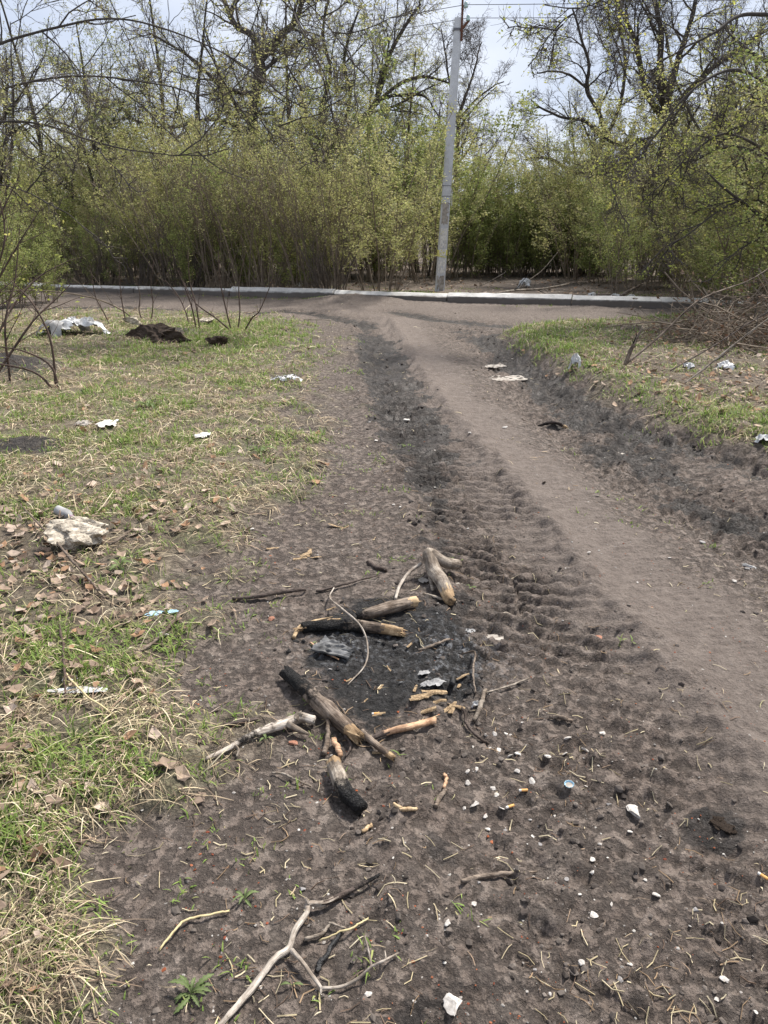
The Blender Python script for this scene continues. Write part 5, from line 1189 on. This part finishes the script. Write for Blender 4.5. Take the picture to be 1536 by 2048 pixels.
PR_F = [shrub_mesh(700 + i, 4.6, 1.7, 13, 8200, PAL_YG if i % 3 else PAL_G, .068) for i in range(5)]
PR_L = [shrub_mesh(720 + i, 2.6, 1.5, 11, 6000, PAL_G, .062, 'stem', .05) for i in range(3)]
PR_B = [shrub_mesh(760 + i, 4.0, 1.8, 16, 2600, np.array([(.46, .4, .18), (.42, .4, .15), (.36, .28, .15)]), .05, 'stem', .1, (10, 9)) for i in range(2)]
PR_D = [shrub_mesh(770 + i, 2.4, 1.7, 22, 0, PAL_G, .05, 'twig', .1, (9, 7)) for i in range(2)]
PR_S = [shrub_mesh(740 + i, 4.4, 1.2, 20, 1500, PAL_YG, .055, 'stem', .4) for i in range(2)]
def along(u_off, back):          # point along the kerb line at metres u_off, set back behind it
    p = KA + KD * u_off + KN * back; return (p[0], p[1], hz(p[0], p[1]))
KL = np.linalg.norm(KB - KA)
labs = {'a': ('tall many-stemmed shrub with yellow-green spring leaves behind the kerb near the dirt ramp', 'shrubs behind the kerb near the ramp'),
        'b': ('tall yellow-green leafing shrub between the concrete pole and the clearing', 'shrubs between pole and clearing'),
        'c': ('leafing shrub crowding the kerb between the clearing and the brush pile', 'shrubs between clearing and brush pile'),
        'd': ('leafing shrub deeper in the thicket behind the front shrubs', 'shrubs deeper in the thicket'),
        'e': ('low dense green bush at the foot of the thicket behind the kerb', 'low bushes at the foot of the thicket'),
        's': ('clump of bare straight brown saplings rising just behind the kerb', 'sapling clumps behind the kerb')}
def clear_at(x, y):              # footpath clearing right of the pole
    c0 = W(1050, 590); c1 = W(1085, 540); f = np.clip((y - c0[1]) / 14, 0, 1); cx = c0[0] + f * 2.2
    return (abs(x - cx) < 1.9 - .9 * f and y < c0[1] + 5.5) or (abs(x - 1.4) < 1.0 and y < 22.0)
u = -6.0
while u < KL + 5:
    x, y, zz = along(u, 1.6 + SH.uniform(-.3, .5))
    if not clear_at(x, y):
        px = 768 + x / (y * CP) * FPX
        key = 'a' if px < 860 else 'b' if px < 1000 else 'c'
        dull = SH.random() < .35; pr = PR_B[SH.integers(2)] if dull else PR_F[SH.integers(5)]
        sc = SH.uniform(.6, 1.1) * (1.0 if px < 860 else .95)
        shrub('leafing_shrub', 'budding brownish ' + labs[key][0].split(' ', 1)[1].replace('yellow-green ', '') if dull else labs[key][0], 'shrub', pr, (x, y, zz), (sc, sc, sc * SH.uniform(.9, 1.05)), SH.uniform(0, 6.28), labs[key][1])
    if not clear_at(x, y) and SH.random() < .4:
        x, y, zz = along(u + .4, .8 + SH.uniform(-.1, .3))
        if not clear_at(x, y): s = SH.uniform(.6, 1.1); shrub('dead_shrub', 'leafless grey twiggy shrub tangled at the foot of the thicket', 'shrub', PR_D[SH.integers(2)], (x, y, zz), (s, s, s * .8), SH.uniform(0, 6.28), 'dead shrubs at the foot of the thicket')
    x, y, zz = along(u + .7, 1.0 + SH.uniform(-.1, .4))
    if not clear_at(x, y) and SH.random() < .8:
        s = SH.uniform(.6, .95); shrub('green_bush', labs['e'][0], 'bush', PR_L[SH.integers(3)], (x, y, zz), (s, s, s), SH.uniform(0, 6.28), labs['e'][1])
    u += 1.45
for k, uu in enumerate((4.2, 5.0, 5.7, 6.6, 7.4, 2.8)):
    x, y, zz = along(uu, .75 + .2 * (k % 2)); s = SH.uniform(.75, .95)
    shrub('sapling_clump', labs['s'][0], 'sapling', PR_S[k % 2], (x, y, zz), (s, s, s), SH.uniform(0, 6.28), labs['s'][1])
for row, back in enumerate((4.2, 7.2, 11.0, 16.0)):
    u = -5.0 - back * .35
    while u < KL + 3 + back * .4:
        x, y, zz = along(u, back + SH.uniform(-.8, .8))
        if not clear_at(x, y):
            px = 768 + x / (y * CP) * FPX
            s = SH.uniform(.9, 1.15) * (1 + .05 * row); s = s * (.82 if 960 < px < 1090 else 1)
            s = s * SH.uniform(.7, 1.2); pi = SH.integers(5); lb = ('yellow-green' if pi % 3 else 'mid-green') + ' leafing shrub deeper in the thicket behind the front shrubs'
            shrub('leafing_shrub', lb, 'shrub', PR_F[pi], (x, y, zz), (s * 1.1, s * 1.1, s), SH.uniform(0, 6.28), labs['d'][1])
        x, y, zz = along(u + .9, back + SH.uniform(-1.2, .8))
        if not clear_at(x, y) and not (row == 0 and SH.random() < .4):
            s = SH.uniform(.8, 1.15); shrub('green_bush', 'low green bush half hidden between the stems deeper in the thicket', 'bush', PR_L[SH.integers(3)], (x, y, zz), (s, s, s), SH.uniform(0, 6.28), 'low bushes deeper in the thicket')
        u += 1.9 + .35 * row

# slender young trees rising out of the thicket
def young(seed, H, leaf):
    r = np.random.default_rng(seed); tr = np.array([[0, 0, 0], [r.normal() * .15, r.normal() * .15, H * .3], [r.normal() * .3, r.normal() * .3, H * .6], [r.normal() * .4, r.normal() * .4, H]])
    limbs = [(tr, [.11, .09, .06, .02])]
    for k in range(7):
        f = .22 + .1 * k; b = smooth_line(tr, 50)[int(f * 49)]; a = k * 2.4 + r.normal() * .4; L = H * .4 * (1.1 - f)
        d = np.array([math.cos(a), math.sin(a), 0]); limbs.append(([b, b + d * L * .4 + [0, 0, L * .35], b + d * L * .8 + [0, 0, L * .9], b + d * L + [0, 0, L * 1.4]], [.05 * (1.1 - f), .04 * (1.1 - f), .03 * (1.1 - f), .01]))
    return tree_parts(limbs, r, k=(6, 7, 6, 5), leaf=leaf, lr=(.5, .55, .6, .65), t0=.15)
YT = [young(950, 8.5, (1.6, .055, PAL_YG, 2)), young(951, 9.5, (1.0, .05, PAL_YG, 2)), young(952, 8.0, (1.8, .055, PAL_G, 2))]
for k, (uu, Y, s) in enumerate([(430, 27, .95), (590, 30, 1), (750, 31, .95), (835, 29, .8), (330, 29, 1), (230, 26, .9), (120, 28, 1), (30, 25, 1), (-80, 26, 1), (1125, 36, .8), (1275, 29, .55), (1390, 27, .55), (1450, 23, .85), (1530, 21, 1), (1620, 19, 1), (1500, 17.5, .75), (1415, 20.5, .6), (660, 25.5, .75)]):
    p = P3(uu, 560, Y); t = thing('young_tree', 'slender young tree in fresh small leaf rising out of the thicket', 'tree', (p[0], Y, hz(p[0], Y) - .05), 'young trees in the thicket', k * 1.7); t.scale = (s, s, s)
    tm, br_, tw_, fo_ = YT[k % 3]
    for m in tm: ob(m.name.split('.')[0], m, t)
    for m, nm in ((br_, 'branches'), (tw_, 'twigs'), (fo_, 'foliage')): ob(nm, m, t)['kind'] = 'stuff'
for k, (uu, vv, s, pr) in enumerate([(1478, 632, .8, 0), (1550, 630, .95, 1), (1430, 622, .5, 2), (1600, 660, .9, 3), (1515, 618, .9, 4)]):
    p = G(uu, vv); shrub('leafing_shrub', 'leafing shrub growing over the kerb end just behind the brush pile', 'shrub', PR_F[pr], tuple(p), (s, s, s * .85), k * 1.3, 'shrubs behind the brush pile')

for k, uu in enumerate(range(955, 1215, 26)):
    for Y, pr, sc, key in ((26.2 + .5 * (k % 2), PR_L, 1.05, 'b'), (28.5 - .6 * (k % 3), PR_F, .78, 'f')):
        p = P3(uu + 9 * (key == 'f'), 560, Y); lb = 'low green bush closing the back of the clearing' if key == 'b' else 'taller leafing shrub shading the back of the clearing'
        shrub('green_bush' if key == 'b' else 'leafing_shrub', lb, 'bush' if key == 'b' else 'shrub', pr[k % 3], (p[0], Y, hz(p[0], Y)), (sc, sc, sc), k * 1.9, 'bushes closing the clearing' if key == 'b' else 'shrubs shading the clearing')

# far wood: one mass of stems and leaves
def far_wood():
    r = np.random.default_rng(900); n = 420
    y = r.uniform(40, 75, n); x = r.uniform(-1, 1, n) * .75 * y; H = r.uniform(5, 8.5, n) * (y / 55) ** .6
    px = 768 + x / (y * CP) * FPX; H = np.where((px > 930) & (px < 1080), H * .62, H)
    k = 6; P = np.zeros((n, k, 3)); P[:, 0] = np.stack([x, y, np.zeros(n)], 1); d = np.tile([0, 0, 1.], (n, 1))
    for s in range(k - 1): d = unit(d + r.normal(size=d.shape) * .1); P[:, s + 1] = P[:, s] + d * (H / (k - 1))[:, None]
    R = r.uniform(.05, .13, n)[:, None] * np.linspace(1, .2, k)[None]
    A, AR = kids(P, R, 9, .15, 1, (.5, 1.0), .35, 3, .15, .06, r, .5, .012); B, BR = kids(A, AR, 7, .2, 1, (.4, 1), .5, 2, .15, .05, r, .6, .009)
    mb = MB(); mb.add(*tubes(P, R, 4)); mb.add(*tubes(A, AR, 3)); mb.add(*tubes(B, BR, 3))
    t = thing('far_wood', 'far mass of hazy leafing woodland behind the thicket', 'woodland'); t['kind'] = 'stuff'
    ob('stems', mb.mesh('stems', M['twig']), t)['kind'] = 'stuff'
    V, Q, c = put_leaves(B, 1.2, .11, r, PAL_YG, .12, 2); ob('foliage', mk('foliage', V, Q, None, M['leaf'], c), t)['kind'] = 'stuff'
far_wood()

# bare shrubs on the left verge
def stems_thing(name, label, paths, rads, mat, seed, k=6, leaf=None, group=None, cat='shrub', lr=.3):
    r = np.random.default_rng(seed); n = 12; P = np.array([smooth_line(p, n) for p in paths]); R = np.array([np.interp(np.linspace(0, 1, n), np.linspace(0, 1, len(q)), q) for q in rads])
    base = P[0, 0].copy(); base[2] = hz(base[0], base[1]); P = P - base; t = thing(name, label, cat, tuple(base), group)
    for i in range(len(P)):
        V, Q = tubes(P[i:i + 1], R[i:i + 1], 7); m = MB(); m.add(V, Q); ob('stem', m.mesh('stem', M[mat], True), t)
    A, AR = kids(P, R, k, .2, 1, (.3, .8), lr, 4, .1, .05, r, .55, .0028); B, BR = kids(A, AR, 3, .3, 1, (.4, .9), .4, 2, .1, .05, r, .6, .002)
    m = MB(); m.add(*tubes(A, AR, 4)); m.add(*tubes(B, BR, 3)); ob('twigs', m.mesh('twigs', M[mat]), t)['kind'] = 'stuff'
    if leaf:
        V, Q, c = put_leaves(B, leaf[0], leaf[1], r, leaf[2], leaf[1] * .5, 3); ob('foliage', mk('foliage', V, Q, None, M['leaf'], c), t)['kind'] = 'stuff'
    return t
def SPath(Yb, *pts): 
    g = G(pts[0][0], pts[0][1], -.02); Y = g[1]
    return [g] + [P3(u, v, Y + (q[0] if q else 0)) for u, v, *q in pts[1:]]
stems_thing('bare_shrub', 'thin leafless dark shrub fanning up from the left verge grass', [
    SPath(0, (393, 660), (385, 620), (372, 580), (355, 540)), SPath(0, (400, 662), (392, 610, .1), (380, 565, .2), (375, 500, .2)),
    SPath(0, (466, 665), (430, 635, -.1), (390, 605, -.1), (365, 560, 0)), SPath(0, (463, 664), (450, 610), (440, 560), (436, 500)),
    SPath(0, (476, 662), (480, 620, .1), (478, 570, .2), (492, 500, .3)), SPath(0, (488, 663), (505, 635, -.1), (520, 620, -.2), (545, 560, -.2)),
    SPath(0, (380, 654), (370, 620, .2), (355, 590, .3), (330, 560, .3))], [[.013, .01, .006]] * 7, 'darkstem', 801, 6, (.35, .022, PAL_YG))
stems_thing('bare_shrub', 'sparse thin bare saplings on the grass between plastic sheet and soil mound', [
    SPath(0, (252, 645), (245, 610), (240, 570), (238, 520)), SPath(0, (285, 642), (278, 620), (280, 590), (272, 560)),
    SPath(0, (303, 640), (306, 605), (302, 570), (308, 520)), SPath(0, (220, 650), (205, 620), (190, 590), (180, 530))], [[.011, .009, .005]] * 4, 'darkstem', 802, 5, (.3, .02, PAL_YG))
stems_thing('arching_stem', 'long bare stem arching low over the white plastic sheet', [SPath(0, (270, 640), (235, 615, -.2), (170, 592, -.4), (60, 580, -.5), (-60, 590, -.5))], [[.016, .013, .01, .007]], 'stem', 803, 5)
stems_thing('leafing_bush', 'near left-edge bush with arching brown stems and a few yellow sprigs', [
    SPath(0, (112, 778), (105, 700), (90, 650), (60, 600), (20, 560)), SPath(0, (118, 780), (100, 730), (40, 700), (-40, 690)),
    SPath(0, (108, 780), (70, 745), (0, 728), (-80, 720)), SPath(0, (20, 760), (10, 650), (30, 560, .2), (40, 450, .3)),
    SPath(0, (-40, 770), (10, 640, .3), (70, 560, .6), (140, 520, .8)), SPath(0, (-20, 770), (60, 650, .2), (110, 600, .4), (140, 570, .5)),
    SPath(0, (-60, 760), (-20, 600, .3), (30, 500, .4), (80, 420, .5)), SPath(0, (-90, 760), (-60, 560, .3), (0, 430, .4), (40, 350, .5)), SPath(0, (-50, 765), (-10, 560, .1), (10, 460, .2), (-20, 330, .2))],
    [[.014, .011, .008, .004]] * 9, 'darkstem', 804, 9, (.28, .045, PAL_Y), None, 'bush', .36)
for k, (uu, vv, s) in enumerate([(-60, 640, .8), (20, 618, .75), (-130, 690, .8), (90, 606, .55), (-200, 640, .95), (-20, 605, .9)]):
    p = G(uu, vv); shrub('green_bush', 'leafing green bush closing off the left verge behind the plastic sheet', 'bush', PR_L[k % 3], tuple(p), (s, s, s), k * 1.1, 'bushes closing the left verge')

# brush pile and leaning branches on the right verge
def brush():
    c = G(1470, 690); r = np.random.default_rng(810); t = thing('brush_pile', 'tangled heap of dead twigs and dry brown leaves on the right verge', 'brush pile', tuple(c))
    n = 420; a = r.uniform(0, 6.28, n); q = np.sqrt(r.random(n)); X = np.cos(a) * q * 1.7 + .95; Y = np.sin(a) * q * 1.4 + .4; top = .75 * np.exp(-(X - 1.1) ** 2 / 2.0 - (Y - .4) ** 2 / 1.2)
    Z = np.array([hz(c[0] + x, c[1] + y) for x, y in zip(X, Y)]) - c[2] + top * r.random(n) + .02
    k = 6; P = np.zeros((n, k, 3)); d = unit(np.stack([r.normal(size=n), r.normal(size=n), r.normal(size=n) * .35], 1)); L = r.uniform(.5, 1.8, n); P[:, 0] = np.stack([X, Y, Z], 1) - d * L[:, None] * .5
    for s in range(k - 1): d = unit(d + r.normal(size=d.shape) * .12); P[:, s + 1] = P[:, s] + d * (L / (k - 1))[:, None]
    gz = ground_z(P[..., 0].ravel() + c[0], P[..., 1].ravel() + c[1]).reshape(n, k) - c[2] + .01; P[..., 2] = np.maximum(P[..., 2], gz)
    R = r.uniform(.004, .013, n)[:, None] * np.linspace(1, .4, k)[None]; A, AR = kids(P, R, 4, .3, 1, (.3, .9), .35, 3, .15, 0, r, .6, .003)
    A[..., 2] = np.maximum(A[..., 2], 0 * A[..., 2] + gz.min())
    m = MB(); m.add(*tubes(P, R, 4)); m.add(*tubes(A, AR, 3)); ob('twigs', m.mesh('twigs', M['stem']), t)['kind'] = 'stuff'
    pal = np.array([(.17, .1, .065), (.24, .155, .1), (.12, .075, .05), (.3, .22, .16), (.2, .16, .12)]); V, Q, cc = put_leaves(A, 1.1, .06, r, pal, .05, 2); V[:, 2] = np.maximum(V[:, 2], gz.min())
    ob('dry_leaves', mk('dry_leaves', V, Q, None, M['litter'], cc), t)['kind'] = 'stuff'
brush()
def fallen(label, pts, rad, mat='logbark', k=24, br=(), cat='branch', name='fallen_branch'):
    g = G(pts[0][0], pts[0][1], rad[0]); P = [g] + [P3(u, v, g[1] + q[0]) for u, v, *q in pts[1:]]; P = smooth_line(P, k); R = np.interp(np.linspace(0, 1, k), np.linspace(0, 1, len(rad)), rad)
    R = R * .62; o = g.copy(); o[2] -= rad[0]; t = thing(name, label, cat, tuple(o)); V, _ = log_arrays(P - o, R, 9, LR, .08); split_log(t, V, [('bark', 0, k - 1, mat)], np.zeros(k), 9)
    A, AR = kids((P - o)[None], R[None], 7, .3, 1, (.3, .8), .25, 4, .12, .02, LR, .5, .004); m = MB(); m.add(*tubes(A, AR, 4)); ob('twigs', m.mesh('twigs', M[mat]), t)['kind'] = 'stuff'
fallen('thin branch leaning from the grass up into the right-hand bushes', [(1252, 728), (1320, 672, .2), (1400, 600, .4), (1500, 560, .6), (1560, 520, .8)], [.02, .02, .016, .012, .008])
fallen('forked dead snag sticking up out of the right verge grass', [(1250, 730), (1262, 700, 0), (1272, 680, .05), (1286, 652, .1)], [.035, .035, .025, .012], 'logbark')
fallen('long bare pole-like branch sloping up from the leaf litter', [(1368, 768), (1420, 728, .1), (1480, 680, .2), (1560, 620, .3)], [.014, .015, .014, .012], 'greybark')
fallen('second bare sloping branch just above the pole-like one', [(1340, 742), (1430, 690, .3), (1500, 645, .5), (1560, 610, .6)], [.01, .012, .011, .008], 'darkbark')
fallen('dead pale branch lying level in the brush pile', [(1352, 650), (1400, 648, 0), (1450, 648, .1)], [.02, .022, .016], 'greybark')
# dead poles lying in the clearing beyond the kerb
for pts, lab, r0 in (([(945, 590), (1020, 582, .4), (1080, 578, .8), (1138, 568, 1.4)], 'long dead pole lying across the clearing behind the kerb', .04),
                     ([(960, 572), (985, 560, 0), (1010, 545, .2)], 'pale dead stick propped in the clearing beside the thicket', .02),
                     ([(1050, 566), (1085, 540, .5), (1115, 505, 1)], 'thin dead pole leaning up at the back of the clearing', .025),
                     ([(1235, 588), (1225, 565, 0), (1250, 530, 0), (1262, 490, .1)], 'thin pale crooked sapling stem right of the clearing', .03),
                     ([(1240, 592), (1262, 580, 0), (1280, 570, .1)], 'thick grey dead limb stub behind the kerb', .06),
                     ([(795, 585), (808, 575, 0), (822, 564, .1)], 'pale broken stick propped in the thicket beside the pole', .025)):
    fallen(lab, pts, [r0, r0, r0 * .7], 'greybark' if r0 < .05 else 'logbark', 16)
